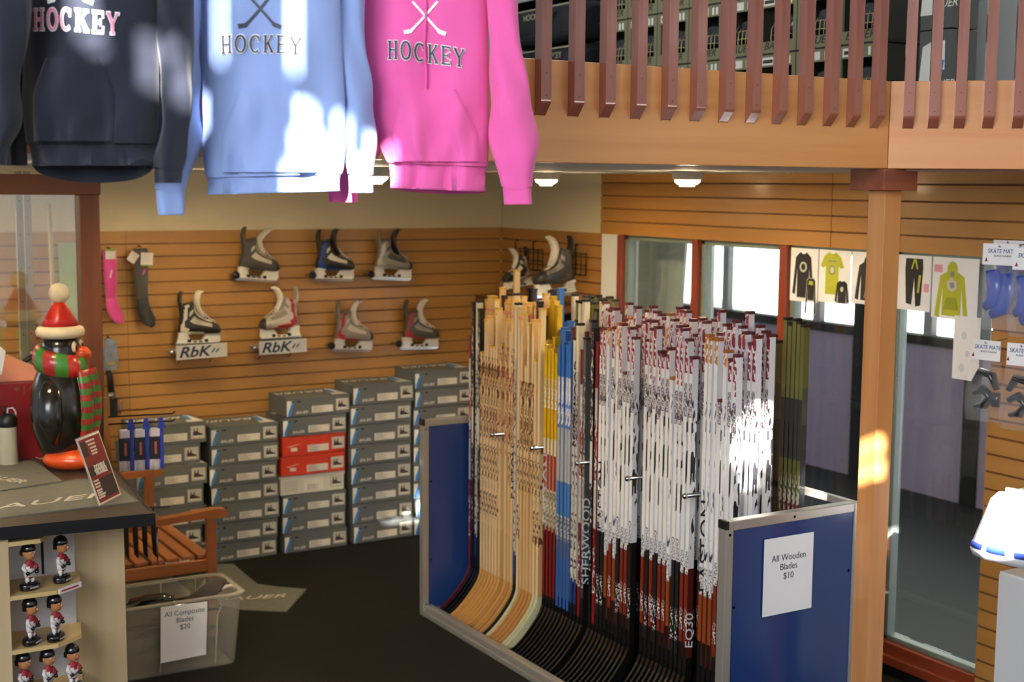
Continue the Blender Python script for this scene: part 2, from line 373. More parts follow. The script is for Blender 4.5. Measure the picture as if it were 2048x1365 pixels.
# added unseen gobo wall behind the camera, holes shaped to cast the sun patches
def hole_wall():
    Y = -2.6
    def back(p): t = (p.y - Y) / SUN_D.y; q = p - SUN_D * t; return (q.x, q.z)
    rects = []
    def rect(pa, pb):
        a = back(pa); b = back(pb); rects.append((min(a[0], b[0]), min(a[1], b[1]), max(a[0], b[0]), max(a[1], b[1])))
    rect(XP(1478, 930, 3.42), XP(1592, 800, 3.42)); rect(XP(1500, 960, 3.42), XP(1550, 930, 3.42)); rect(XP(1520, 800, 3.42), XP(1592, 782, 3.42))
    rect(YP(1715, 956, 3.50) + Vector((-.02, 0, 0)), YP(1775, 915, 3.48)); rect(YP(1715, 908, 3.50) + Vector((-.02, 0, 0)), YP(1775, 870, 3.48))
    rect(DP(604, 262, 3.25), DP(624, 205, 3.25)); rect(DP(592, 322, 3.25), DP(640, 262, 3.25)); rect(DP(575, 392, 3.25), DP(644, 322, 3.25)); rect(DP(676, 330, 3.25), DP(690, 215, 3.25)); rect(DP(662, 380, 3.25), DP(684, 330, 3.25)); rect(DP(704, 384, 3.3), DP(740, 310, 3.3)); rect(DP(586, 150, 3.25), DP(592, -20, 3.25))
    rect(DP(148, 58, 3.1), DP(188, -60, 3.1)); rect(DP(160, 92, 3.1), DP(206, 58, 3.1)); rect(DP(182, 114, 3.1), DP(214, 92, 3.1)); rect(DP(284, 172, 3.1), DP(308, 62, 3.1)); rect(DP(318, 105, 3.08), DP(350, 66, 3.08)); rect(DP(348, 200, 3.1), DP(376, 120, 3.1)); rect(DP(745, 372, 3.4), DP(784, 290, 3.4)); rect(DP(437, 120, 3.25), DP(440, -60, 3.25))
    rect(DP(10, 20, 3.2), DP(45, -60, 3.2))
    rect(XP(1945, 1125, 4.15), XP(2075, 960, 4.15))
    xs = sorted({-14.0, 5.0} | {r[0] for r in rects} | {r[2] for r in rects}); zs = sorted({0.0, 11.0} | {r[1] for r in rects} | {r[3] for r in rects})
    m = M()
    for i in range(len(xs) - 1):
        for j in range(len(zs) - 1):
            cx, cz = (xs[i] + xs[i + 1]) / 2, (zs[j] + zs[j + 1]) / 2
            if any(r[0] < cx < r[2] and r[1] < cz < r[3] for r in rects): continue
            m.add([(xs[i], Y, zs[j]), (xs[i + 1], Y, zs[j]), (xs[i + 1], Y, zs[j + 1]), (xs[i], Y, zs[j + 1])], [(0, 1, 2, 3)])
    return struct(m.build('sun_gobo_wall', whitep))
hole_wall()
# mezzanine beams
t = thing('balcony_beam', 'wide orange fir beam running along the balcony edge behind the balusters', 'beam', (0, 0, 0))
M().box((-1.5, 3.50, 2.338), (3.605, 3.545, 2.643)).build('beam_board', fir, t, bevel=0.003)
d2 = Vector((4.62 - 3.605, 2.55 - 3.50, 0)).normalized(); ang2 = math.atan2(d2.y, d2.x)
t = thing('balcony_beam', 'fir beam angling toward the viewer at the right, past the post', 'beam', (3.605, 3.50, 0), (0, 0, ang2))
M().box((0, 0.0, 2.338), (1.5, 0.045, 2.643)).build('beam_board', fir2, t, bevel=0.003)
M().box((0.03, 0.045, 2.33), (1.5, 0.13, 2.42)).build('underside_board', capwood, t)
# post and capital
t = thing('wooden_post', 'square fir post holding up the balcony corner, sunlit halfway up', 'post', (3.665, 3.565, 0))
M().box((-.041, -.041, 0), (.041, .041, 2.262)).build('shaft', firz, t, bevel=0.003)
M().box((-.088, -.078, 2.262), (.078, .088, 2.337)).build('capital', capwood, t, bevel=0.002)
# balusters
bal = [1.672 + 0.1165 * k for k in range(17)]
src = None
names = ['first', 'second', 'third', 'fourth', 'fifth', 'sixth', 'seventh', 'eighth', 'ninth', 'tenth', 'eleventh', 'twelfth', 'thirteenth', 'fourteenth', 'fifteenth', 'sixteenth', 'seventeenth', 'eighteenth']
def make_baluster(loc, rot, label):
    t = thing('baluster', label, 'baluster', loc, rot, 'balusters along the balcony')
    M().prism([(0.0, 2.475), (-0.036, 2.515), (-0.036, 3.42), (0.0, 3.42)], -0.0, 0.036, 'x').build('spindle', redwood, t, bevel=0.007)
    for z in (2.535, 2.60): M().tube([(0.018, -0.0365, z), (0.018, -0.034, z)], 0.0022, 6).build('screw', mat('screw_dark', '3a1a14', 0.5), t)
    return t
x0 = 2.138
for k in range(13):
    lb = '%s reddish baluster from the left on the straight stretch beside the pink sweatshirt' % names[k]
    p = (YP([1083, 1150, 1213, 1276, 1338, 1396, 1454, 1508, 1562, 1613, 1665, 1712, 1760][k], 100, 3.464).x, 3.5, 0)
    src = make_baluster(p, (0, 0, 0), lb) if src is None else dup(src, p, (0, 0, 0), lb)
dup(src, (2.032 - .012, 3.5, 0), (0, 0, 0), 'baluster half hidden behind the right shoulder of the pink sweatshirt')
for k, px in enumerate([1812, 1863, 1915, 1973, 2033]):
    r = ray(px, 100); o2 = Vector((3.605, 3.5, 0)) + Vector((-d2.y, d2.x, 0)) * -0.034
    # intersect the ray with the baluster front plane of the angled beam
    n = Vector((-d2.y, d2.x, 0)); tt = o2.dot(n) / r.dot(n); p = r * tt; s = (p - Vector((3.605, 3.5, 0))).dot(d2)
    q = Vector((3.605, 3.5, 0)) + d2 * s
    dup(src, (q.x, q.y, 0), (0, 0, ang2), '%s baluster right of the post on the angled balcony beam' % names[k])
M().box((-1.5, 3.45, 3.42), (3.63, 3.56, 3.47)).build('handrail', redwood, None, bevel=0.008)
tag(bpy.data.objects['handrail'], 'stained wooden handrail capping the balcony balusters', 'handrail')
# ------------------------------------------------------------------ sweatshirts on a rail
fleece = lambda n, c: mat(n, c, 0.9, var=0.08, vscale=12, bump=0.25, bscale=500, sheen=0.3)
def hoodie(label, D, fabric, dark, rows, yw, yb, sleeves, pocket, txt=None, tcol=None, ocol=None, sticks=None, seed=1, lip=10, cord=None, prow=None):
    """rows: outline of the front in the hanging plane at distance D; yw the waistband seam, yb the hem"""
    rnd = random.Random(seed); ph = [rnd.uniform(0, 6.28) for _ in range(8)]
    mpx = D / FPX
    xm = (rows[-1][1] + rows[-1][2]) / 2
    top = DP(xm, rows[0][0] - 190, D); L = Vector((top.x, top.y, 3.20))
    t = thing('hooded_sweatshirt', label, 'sweatshirt', L, (0, 0, 0), 'hooded sweatshirts hanging from the rail')
    def edges(y):
        for a, b in zip(rows, rows[1:]):
            if a[0] <= y <= b[0]:
                k = (y - a[0]) / (b[0] - a[0]); return a[1] + (b[1] - a[1]) * k, a[2] + (b[2] - a[2]) * k
        r = rows[-1] if y > rows[-1][0] else rows[0]; return r[1], r[2]
    def fold(u, y):       # u in -1..1 across the front
        k = min(1, max(0.35, (y + 160) / 420)); k2 = max(0, (y - 150) / 200)
        s = math.sin(u * 5.0 + ph[0] + y * 0.002) * 0.5 + math.sin(u * 9.5 + ph[1] - y * 0.006) * 0.35 + math.sin(u * 17 + ph[2] + y * 0.004) * 0.16 * k2
        w = math.exp(-((y - yw + 22) / 26.0) ** 2) * (0.7 * math.sin(u * 13 + ph[3]) + 0.5 * math.sin(u * 23 + ph[4]))
        return 0.026 * k * s + 0.007 * k * w + 0.006 * k2 * math.sin(u * 10 + y * 0.045 + ph[7]) + 0.004 * math.sin(y * 0.03 + u * 4 + ph[5])
    def depth(x, y):
        xl, xr = edges(y); u = max(-1, min(1, (x - (xl + xr) / 2) / ((xr - xl) / 2)))
        return -(0.055 * (1 - abs(u) ** 2.6) ** 0.6 + fold(u, y) * (1 - abs(u) ** 4))
    def W(x, y, d): return DP(x, y, D) + HD * d - L
    N = 72
    def ring(y, sc=1.0, dy=0.0, dm=1.0):
        xl, xr = edges(y); c = (xl + xr) / 2; h = (xr - xl) / 2 * sc; r = []
        for k in range(N):
            a = 2 * PI * k / N; x = c + h * math.cos(a)
            if math.sin(a) >= 0: d = depth(c + (x - c) / sc, y) * dm; yy = y + dy * 0
            else:
                d = 0.05 * (1 - abs(math.cos(a)) ** 2.6) ** 0.6 * dm + 0.006 * math.sin(6 * a + ph[6]); yy = y + lip * max(0, (y - yw) / (yb - yw)) * abs(math.sin(a))
            r.append(W(x, yy + math.cos(a) * prow_(y), d))
        return r
    def prow_(y): return (prow or 0) * max(0, min(1, y / 300))
    m = M(); yy = rows[0][0]; rs = []
    while yy < yw: rs.append(ring(yy)); yy += 9
    rs.append(ring(yw, 0.985)); m.rings(rs, 0, True, False)
    sh = ring(rows[0][0]); c = sum(sh, Vector()) / N; sh2 = [c + (p - c) * 0.42 + Vector((0, 0, 0.075)) for p in sh]
    m.rings([sh2, sh], 0, True, False); m.build('body', fabric, t)
    wb = M(); rs = []; n = 9
    for k in range(n + 1):
        y = yw + (yb - yw) * k / n; rs.append(ring(y, 0.97 - 0.02 * math.sin(PI * k / n), 0, 0.80))
    rs += [[p + (q - p) * 0.0 + (sum(rs[-1], Vector()) / N - p) * 0.012 for p, q in zip(rs[-1], rs[-1])]]
    rs += [[p + (sum(rs[0], Vector()) / N - p) * 0.02 for p in rs[0]]]
    wb.rings(rs, 0, True, False); wb.build('waistband', fabric, t)
    for path, dd in sleeves:
        sp = []; wdt = []; cuff = []
        K = len(path)
        fine = []
        for i in range(K - 1):
            for j in range(6):
                q = j / 6; a = path[i]; b = path[i + 1]
                p0 = path[max(i - 1, 0)]; p3 = path[min(i + 2, K - 1)]
                f3 = lambda n_: 0.5 * ((2 * a[n_]) + (-p0[n_] + b[n_]) * q + (2 * p0[n_] - 5 * a[n_] + 4 * b[n_] - p3[n_]) * q * q + (-p0[n_] + 3 * a[n_] - 3 * b[n_] + p3[n_]) * q ** 3)
                fine.append((f3(0), f3(1), f3(2)))
        fine.append(path[-1])
        yc = path[-2][1]
        body = [f for f in fine if f[1] <= yc + 1]; cf = [f for f in fine if f[1] >= yc - 1]
        S = 36
        def sring(f, sc=1.0):
            r = []
            for k in range(S):
                a = 2 * PI * k / S
                wr = 1 + 0.07 * math.sin(f[1] * 0.05 + 3 * math.cos(a) + ph[6]) * min(1, max(0, f[1] / 200))
                r.append(W(f[0] + f[2] * sc * math.cos(a) * wr, f[1] + 3 * math.sin(a * 2 + ph[2]) * (sc == 1.0), dd - 0.042 * sc * (f[2] / 36) ** .5 * math.sin(a) - 0.008 * math.sin(a * 3 + f[1] * .02 + ph[1])))
            return r
        sm = M(); sm.rings([sring(f) for f in body], 0, True, False); sm.build('sleeve', fabric, t)
        cm = M(); cr = [sring(f, 0.93) for f in cf]; cc = sum(cr[-1], Vector()) / S
        cr.append([p + (cc - p) * 0.06 for p in cr[-1]]); cc0 = sum(cr[0], Vector()) / S; cr.append([p + (cc0 - p) * 0.08 for p in cr[0]])
        cm.rings(cr, 0, True, False); cm.build('cuff', fabric, t)
    if pocket:
        pm = M(); nx, ny = 26, 22; vs = []
        (y0, xl0, xr0), (y1, xl1, xr1), (y2, xl2, xr2) = pocket
        for j in range(ny + 1):
            y = y0 + (y2 - y0) * j / ny
            if y < y1: k = (y - y0) / (y1 - y0); xl, xr = xl0 + (xl1 - xl0) * k, xr0 + (xr1 - xr0) * k
            else: k = (y - y1) / (y2 - y1); xl, xr = xl1 + (xl2 - xl1) * k, xr1 + (xr2 - xr1) * k
            for i in range(nx + 1):
                x = xl + (xr - xl) * i / nx; ed = min(i, nx - i, ny, j + 1) > 0
                vs.append(W(x, y, depth(x, y) - (0.011 if ed else 0.001)))
        pm.add(vs, [(j * (nx + 1) + i, j * (nx + 1) + i + 1, (j + 1) * (nx + 1) + i + 1, (j + 1) * (nx + 1) + i) for j in range(ny) for i in range(nx)], 0, True)
        pm.build('front_pocket', fabric, t)
    # hood hanging behind the neck, and the hanger
    hx = (rows[0][1] + rows[0][2]) / 2; y0 = rows[0][0]
    hm = M(); rs = []
    for k in range(9):
        a = k / 8; rs.append([W(hx + 85 * math.sin(PI * (0.25 + 0.6 * a)) * math.cos(2 * PI * i / 28), y0 - 20 - a * 150, 0.02 + (0.075 * math.sin(PI * (0.3 + 0.6 * a))) * math.sin(2 * PI * i / 28)) for i in range(28)])
    hm.rings(rs, 0, True, False); hm.build('hood', fabric, t)
    hg = M(); hook = Vector((0, 0, 0.0)); neck = W(hx, y0 - 60, 0)
    hg.tube([neck, Vector((neck.x, neck.y, -0.05)), Vector((neck.x * .5, neck.y * .5, -0.035)), Vector((0, 0, -0.016)), Vector((0.0, 0.0, -0.012)) + HD * -0.014, HD * -0.016 + Vector((0, 0, 0.008)), Vector((0, 0, 0.016))], 0.002, 6)
    hg.tube([W(hx - 150, y0 - 5, 0), W(hx - 70, y0 - 45, 0), neck, W(hx + 70, y0 - 45, 0), W(hx + 150, y0 - 5, 0)], 0.006, 8); hg.build('hanger', blackp, t)
    if cord:
        x, ya_, yb_ = cord; pts = [W(x + 1.5 * math.sin(y * .05), y, depth(x, y) - 0.008) for y in range(ya_, yb_, 8)]
        M().tube(pts, [0.0028] * (len(pts) - 1) + [0.0012], 6).build('drawstring', fabric, t)
    if txt:
        word, cx, cy, wpx, rot, arch, hpx = txt
        for col, grow, dd, nm in ((ocol, 0.05, 0.003, 'lettering_outline'), (tcol, 0.0, 0.0055, 'lettering')):
            bm = bmesh.new(); nL = len(word)
            for li, chx in enumerate(word):
                for (p, q, w_) in SLAB[chx]:
                    p = Vector(p); q = Vector(q); d = (q - p).normalized(); nn = Vector((-d.y, d.x)) * (w_ / 2 + grow); e = d * grow
                    seg_n = max(1, int((q - p).length / 0.2)); last = None
                    for i in range(seg_n + 1):
                        c = (p - e).lerp(q + e, i / seg_n); pr = []
                        for sg in (-1, 1):
                            g = c + nn * sg; x = ((li + 0.5 + (g.x - 0.5) * 0.86) / nL - 0.5) * wpx; y = (g.y - .5) * hpx * .78
                            yy_ = cy - y + rot * x + arch * (x / wpx * 2) ** 2; xx = cx + x
                            pr.append(bm.verts.new(W(xx, yy_, depth(xx, yy_) - dd - 0.0002 * (li % 2))))
                        if last: bm.faces.new((last[0], last[1], pr[1], pr[0]))
                        last = pr
            me = bpy.data.meshes.new('lettering'); bm.to_mesh(me); bm.free(); me.materials.append(col)
            o = place(nm, me, t)
    for (a, b, c_, wd, dd, mt) in (sticks or []):
        sm = M(); n = 10; vs = []
        pts = [(a[0] + (b[0] - a[0]) * i / n, a[1] + (b[1] - a[1]) * i / n) for i in range(n + 1)] + ([c_] if c_ else [])
        for i, p in enumerate(pts):
            q = pts[min(i + 1, len(pts) - 1)]; p0 = pts[max(i - 1, 0)]; dx, dy = q[0] - p0[0], q[1] - p0[1]; l = math.hypot(dx, dy)
            w2 = wd * (1.7 if (c_ and i >= len(pts) - 2) else 1) / 2
            for s in (-1, 1):
                x, y = p[0] - dy / l * w2 * s, p[1] + dx / l * w2 * s; vs.append(W(x, y, depth(x, y) - dd))
        sm.add(vs, [(2 * i, 2 * i + 1, 2 * i + 3, 2 * i + 2) for i in range(len(pts) - 1)], 0, True); sm.build('printed_stick', mt, t)
    return t
def arc(cx, cy, rx, ry, a0, a1, n, w0, w1):
    out = []
    for i in range(n):
        t0, t1 = R(a0 + (a1 - a0) * i / n), R(a0 + (a1 - a0) * (i + 1) / n); m_ = (t0 + t1) / 2
        out.append(((cx + rx * math.cos(t0), cy + ry * math.sin(t0)), (cx + rx * math.cos(t1), cy + ry * math.sin(t1)), w1 + (w0 - w1) * abs(math.cos(m_))))
    return out
def ser(x, y, l=.17): return ((x - l, y), (x + l, y), .07)
SLAB = {'H': [((.22, 0), (.22, 1), .17), ((.78, 0), (.78, 1), .17), ((.22, .5), (.78, .5), .08), ser(.22, .03), ser(.22, .97), ser(.78, .03), ser(.78, .97)],
        'O': arc(.5, .5, .38, .47, 0, 360, 20, .19, .08), 'C': arc(.52, .5, .38, .47, 50, 310, 16, .19, .08) + [((.80, .66), (.80, .95), .08)],
        'K': [((.22, 0), (.22, 1), .17), ser(.22, .03), ser(.22, .97), ((.24, .42), (.80, .96), .09), ((.44, .58), (.84, .03), .17), ser(.82, .03, .15), ser(.78, .97, .14)],
        'E': [((.24, 0), (.24, 1), .17), ((.08, .03), (.88, .03), .08), ((.08, .97), (.86, .97), .08), ((.24, .5), (.66, .5), .08), ((.66, .38), (.66, .62), .07), ((.86, .03), (.88, .28), .08), ((.84, .97), (.86, .74), .08)],
        'Y': [((.12, .97), (.5, .48), .17), ((.86, .97), (.5, .48), .09), ((.5, 0), (.5, .5), .17), ser(.5, .03), ser(.14, .97, .15), ser(.86, .97, .14)]}
navy = fleece('navy_fleece', '101628'); ltblue = fleece('light_blue_fleece', '8fa6dc'); pink = fleece('pink_fleece', 'f062ae')
prt_pink = mat('pink_print', 'd87898', 0.6); prt_white = mat('white_print', 'f0eef0', 0.5); prt_dark = mat('dark_print', '3a3c4c', 0.5)
def xst(cx, cy, s, m1):
    return [((cx + 30 * s, cy - 40 * s), (cx - 34 * s, cy + 32 * s), (cx - 50 * s, cy + 35 * s), 5, 0.003, m1),
            ((cx - 30 * s, cy - 40 * s), (cx + 34 * s, cy + 32 * s), (cx + 50 * s, cy + 38 * s), 5, 0.004, m1)]
hoodie('dark navy hooded sweatshirt cut off by the left edge of the photo', 3.02, navy, None,
       [(-250, -260, -20), (-100, -270, -12), (100, -262, -10), (330, -255, -12)], 290, 335,
       [([(0, -210, 34), (22, -60, 34), (26, 60, 32), (14, 150, 26), (10, 240, 28), (-5, 290, 22), (-8, 330, 20)], 0.0)], None, seed=4)
hoodie('navy hooded sweatshirt with pink HOCKEY lettering and a front pocket', 3.14, navy, None,
       [(-250, 90, 300), (-100, 60, 316), (60, 50, 318), (200, 44, 318), (287, 52, 314), (300, 56, 312), (345, 62, 309)], 288, 332,
       [([(318, -230, 40), (343, -60, 40), (348, 60, 36), (352, 170, 30), (350, 250, 30), (340, 310, 30), (335, 338, 28), (334, 366, 28)], 0.01),
        ([(60, -230, 30), (30, -60, 30), (36, 60, 24), (30, 150, 22), (20, 220, 22), (14, 290, 20), (12, 330, 20)], 0.07)],
       [(118, 105, 215), (190, 78, 240), (284, 78, 240)], ('HOCKEY', 165, 46, 178, 0.06, 3, 54), prt_pink, prt_white, xst(155, -22, 0.9, prt_white), seed=11, lip=34)
hoodie('light blue hooded sweatshirt with dark HOCKEY lettering under crossed sticks', 3.30, ltblue, None,
       [(-250, 420, 660), (-100, 398, 676), (60, 395, 682), (200, 402, 690), (300, 405, 692), (352, 410, 686), (395, 410, 684)], 352, 386,
       [([(400, -230, 40), (366, -60, 46), (356, 60, 50), (352, 180, 52), (358, 280, 48), (352, 340, 38), (346, 380, 30), (346, 430, 28)], -0.02),
        ([(670, -230, 40), (690, -60, 34), (690, 60, 34), (700, 160, 38), (706, 250, 40), (714, 320, 32), (716, 350, 28), (718, 386, 26)], 0.055)],
       [(185, 487, 612), (262, 452, 640), (345, 452, 640)], ('HOCKEY', 531, 92, 166, 0.03, 5, 44), prt_dark, prt_white, xst(528, 28, 0.85, prt_dark), seed=23, lip=-4, prow=-4)
hoodie('pink hooded sweatshirt with dark HOCKEY lettering and hanging drawstring', 3.46, pink, None,
       [(-250, 740, 955), (-100, 716, 975), (60, 714, 976), (170, 722, 978), (260, 742, 978), (330, 774, 976), (390, 778, 974)], 330, 380,
       [([(965, -230, 36), (1000, -60, 34), (1006, 40, 30), (1014, 130, 34), (1024, 230, 44), (1029, 310, 46), (1034, 376, 30), (1036, 409, 28)], -0.02),
        ([(728, -230, 36), (722, -60, 34), (726, 60, 34), (738, 180, 34), (734, 280, 34), (705, 345, 30), (685, 372, 29), (684, 405, 29)], 0.03)],
       [(182, 805, 914), (270, 786, 958), (324, 790, 960)], ('HOCKEY', 855, 110, 156, 0.11, 3, 46), prt_dark, prt_white, xst(853, 42, 0.82, prt_white), seed=35, lip=8, cord=(853, -120, 196), prow=4)
ra = DP(-420, -600, 3.0) ; rb = DP(1300, -600, 3.48)
rl = thing('clothes_rail', 'steel rail holding the row of hooded sweatshirts', 'clothes rail', (ra.x, ra.y, 3.2))
M().tube([(0, 0, 0), (rb.x - ra.x, rb.y - ra.y, 0)], 0.0145, 12).build('rail', steel, rl)
for k in (0.02, 0.98): M().tube([((rb.x - ra.x) * k, (rb.y - ra.y) * k, 0), ((rb.x - ra.x) * k, (rb.y - ra.y) * k, 2.0)], 0.006, 6).build('hanging_rod', steel, rl)

# ------------------------------------------------------------------ skate boxes
bgrey = mat('grey_carton', '686b68', 0.65, var=0.06, vscale=8); bside = mat('grey_carton_side', '75756c', 0.65)
bred = mat('orange_red_carton', 'd23c1c', 0.55); bwht = mat('white_carton', 'd6d2c0', 0.65)
stkw = mat('carton_white_print', 'f0ecdf', 0.6); stkb = mat('carton_blue_print', '3f86cc', 0.55); lab = mat('label_paper', 'e8e2d0', 0.7)
labtx = mat('label_text', '8c8678', 0.8); pic = mat('picture_panel', 'c8c4b4', 0.7); skp = mat('skate_picture_dark', '3c3230', 0.7)
def skate_box(label, col, loc, kind):
    t = thing('skate_box', label, 'box', loc, (0, 0, 0), 'skate boxes stacked along the back wall')
    w_, d_, h_ = 0.42, 0.30, 0.1225
    M().box((0, 0, 0), (w_, d_, h_ - 0.002)).build('carton', col, t, bevel=0.002)
    M().box((-0.0015, -0.0015, h_ - 0.016), (w_ + 0.0015, d_ + 0.0015, h_)).build('lid', col, t, bevel=0.0015) if kind != 'white' else \
        M().prism([(-0.004, h_ - 0.02), (0.2, h_ - 0.010), (w_ + 0.004, h_ - 0.022), (w_ + 0.004, h_ + 0.0), (0, h_)], -0.004, d_, 'y').build('lid', col, t)
    y = -0.0022
    M().box((0.165 if kind != 'white' else 0.15, y, 0.018), (0.305 if kind != 'white' else 0.28, 0, 0.062 if kind != 'white' else 0.095)).build('size_label', lab, t)
    for k in range(4):
        M().box((0.172, y - 0.0008, 0.026 + k * 0.009), (0.172 + [.07, .055, .075, .05][k], y, 0.029 + k * 0.009)).build('label_line', labtx, t)
    M().box((0.326, y, 0.022), (0.410, 0, 0.098)).build('picture_panel', pic, t)
    p = M(); p.prism([(0.338, 0.050), (0.346, 0.084), (0.352, 0.084), (0.350, 0.066), (0.360, 0.068), (0.364, 0.086), (0.369, 0.084), (0.368, 0.064), (0.385, 0.054), (0.398, 0.050), (0.398, 0.042), (0.342, 0.042)], y - 0.0008, y, 'y')
    p.build('skate_silhouette', skp, t); M().box((0.345, y - .0008, 0.032), (0.396, y, 0.038)).build('blade_silhouette', stkw, t)
    if kind == 'grey':
        M().prism([(0.002, 0.004), (0.002, 0.104), (0.048, 0.104), (0.016, 0.004)], y, 0, 'y').build('white_flash', stkw, t)
        M().prism([(0.006, 0.004), (0.022, 0.004), (0.054, 0.098), (0.036, 0.098), (0.010, 0.03)], y - 0.0008, y, 'y').build('blue_flash', stkb, t)
        for x in (0.032, 0.072): M().box((x, y - .0012, 0.094), (x + 0.018, y, 0.103)).build('hand_slot', black, t)
        text('BAUER', 0.026, stkw, t, (0.098, y, 0.026), shear=0.35)
        text('BAUER', 0.085, stkw, t, (0.17, 0.20, h_ + 0.0012), rot=(0, 0, PI), shear=0.3, sx=1.3)
        M().prism([(0.315, 0.03), (0.355, 0.26), (0.385, 0.26), (0.415, 0.03)], h_, h_ + 0.0012, 'z').build('top_white_flash', stkw, t)
        M().prism([(0.325, 0.09), (0.350, 0.24), (0.375, 0.24), (0.362, 0.09)], h_ + .001, h_ + 0.002, 'z').build('top_blue_flash', stkb, t)
    elif kind == 'red':
        M().box((0.055, y, 0.03), (0.095, 0, 0.052)).build('small_label', lab, t)
        M().prism([(0.03, 0.06), (0.10, 0.075), (0.12, 0.075), (0.05, 0.055)], y, 0, 'y').build('pale_flash', mat('pale_orange', 'e8a888', 0.6), t)
    else:
        M().box((0.02, y, 0.02), (0.11, 0, 0.09)).build('photo_panel', pic, t)
    return t
cn = ['leftmost', 'second', 'third', 'fourth', 'fifth']
cols = [(2.065, 7, 0.1240, 0), (2.507, 7, 0.1185, 0), (2.955, 8, 0.121, 0), (3.420, 8, 0.1272, 0), (3.858, 9, 0.1200, 0)]
srcs = {}
for ci, (x0, n, hh, _) in enumerate(cols):
    for k in range(n):
        kind = 'grey'
        if ci == 2 and k in (n - 3, n - 4): kind = 'red'
        if ci == 2 and k == n - 5: kind = 'white'
        adj = {'grey': 'grey skate box', 'red': 'orange-red skate box', 'white': 'white skate box'}[kind]
        lb = '%s, %s in the %s stack%s' % (adj, ORD[n - 1 - k], cn[ci], '' if ci == 0 else ' from the left')
        jx = random.uniform(-0.012, 0.012) + ((-0.03 if k % 2 else 0.0) if ci == 0 else 0) + (0.03 if (ci == 2 and k == n - 1) else 0); jr = random.uniform(-0.02, 0.025)
        loc = (x0 + jx, 7.75 + random.uniform(-0.012, 0.01), k * hh)
        if kind not in srcs: o = srcs[kind] = skate_box(lb, {'grey': bgrey, 'red': bred, 'white': bwht}[kind], loc, kind)
        else: o = dup(srcs[kind], loc, (0, 0, 0), lb)
        o.rotation_euler = (0, 0, jr); o.scale = (1, 1, hh / 0.1262)

# ------------------------------------------------------------------ hockey skates
def skate(label, loc, rotz, tilt, body, accent, trim, tongue, toe, holder, scale=1.0, laces=True, group='display skates on the slatwall', flip=1, tl=0.0):
    t = thing('hockey_skate', label, 'skate', loc, (0, 0, 0), group)
    t.rotation_euler = (Matrix.Rotation(rotz, 4, 'Z') @ Matrix.Rotation(tilt, 4, 'Y')).to_euler(); t.scale = (scale,) * 3
    secs = [((.140, .034), (.138, .056), .018), ((.130, .022), (.124, .078), .037), ((.112, .018), (.105, .090), .043), ((.075, .018), (.078, .100), .046), ((.03, .018), (.046, .110), .045),
            ((-.03, .018), (.022, .124), .042), ((-.08, .018), (.004, .138), .040), ((-.116, .03), (-.006, .152), .037), ((-.114, .07), (-.014, .168), .036), ((-.104, .11), (-.018, .186), .038), ((-.108, .160), (-.016, .208), .040), ((-.113, .185), (-.024, .216), .038)]
    n = 22; rs = []
    for a, b, w_ in secs:
        a = Vector(a); b = Vector(b); r = []
        for k in range(n):
            q = 2 * PI * k / n; c = (1 - math.cos(q)) / 2; s = math.sin(q); s = math.copysign(abs(s) ** .75, s)
            p = a.lerp(b, c); r.append((p.x, s * w_, p.y))
        rs.append(r)
    def mf(k, i):
        f = min(i, n - i) / (n / 2)
        if k < 2: return 2
        lo = .04 + .045 * (k - 2)
        if lo < f < lo + .17: return 1
        if f > 0.86 and 3 <= k: return 4
        if 0.58 < f < 0.80 and k in (3, 4, 5, 6, 8): return 3
        return 0
    M().rings(rs, 0, True, True, None, mf).build('boot', [body, accent, toe, trim, tongue], t)
    # tendon guard: a shaped plate rising behind the ankle
    g = M(); rr = []
    for k, (x, z, w_) in enumerate([(-.100, .15, .038), (-.112, .19, .036), (-.120, .225, .032), (-.114, .262, .026), (-.106, .276, .014)]):
        rr.append([(x + 0.02 * (1 - math.cos(q)) * .5, w_ * math.sin(q), z) for q in [(-1.3 + 2.6 * i / 8) for i in range(9)]] + [(x + 0.012 + 0.02 * (1 - math.cos(q)) * .5, w_ * .85 * math.sin(q), z) for q in [(1.3 - 2.6 * i / 8) for i in range(9)]])
    g.rings(rr).build('tendon_guard', [body], t)
    g = M(); rr = []
    for k, (x, z, w_) in enumerate([(.03, .12, .028), (.006, .165, .034), (-.006, .205, .038), (.004 + tl * .5, .240, .040), (.022 + tl, .268, .036), (.042 + tl, .280, .020)]):
        rr.append([(x - 0.016 * math.sin(q) + 0.002, w_ * math.cos(q), z + 0.004 * math.sin(q)) for q in [2 * PI * i / 14 for i in range(14)]])
    g.rings(rr).build('tongue', [tongue], t)
    h = M()
    h.prism([(-.115, .022), (-.118, -.004), (-.128, -.034), (.128, -.034), (.138, -.018), (.132, .022), (.050, .022), (.040, .006), (.022, -.020), (-.040, -.020), (-.056, .005), (-.060, .022)], -.010, .010, 'y')
    h.prism([(-.115, .022), (-.055, .022), (-.050, .030), (-.112, .034)], -.026, .026, 'y'); h.prism([(.050, .022), (.132, .022), (.130, .030), (.055, .030)], -.026, .026, 'y')
    h.build('blade_holder', holder, t, bevel=0.003)
    M().prism([(-.138, -.040), (-.128, -.033), (.125, -.033), (.138, -.026), (.140, -.036), (.125, -.050), (-.125, -.052)], -.0016, .0016, 'y').build('steel_runner', steel, t)
    for k in range(4):
        M().box((-.062 + k * .034, -.0106, -.029), (-.040 + k * .034, .0106, -.021 if k in (1, 2) else -.010)).build('holder_slot', black, t)
    if laces:
        lm = []
        for k in range(7):
            f = k / 6; x = .092 - .096 * f; z = .099 + .035 * f + .066 * f * f
            M().tube([(x + .006, -.027, z - .010), (x + .004, -.012, z + .004), (x - .002, .012, z + .005), (x - .004, .027, z - .008)], 0.0026, 6).build('lace', white, t)
    return t
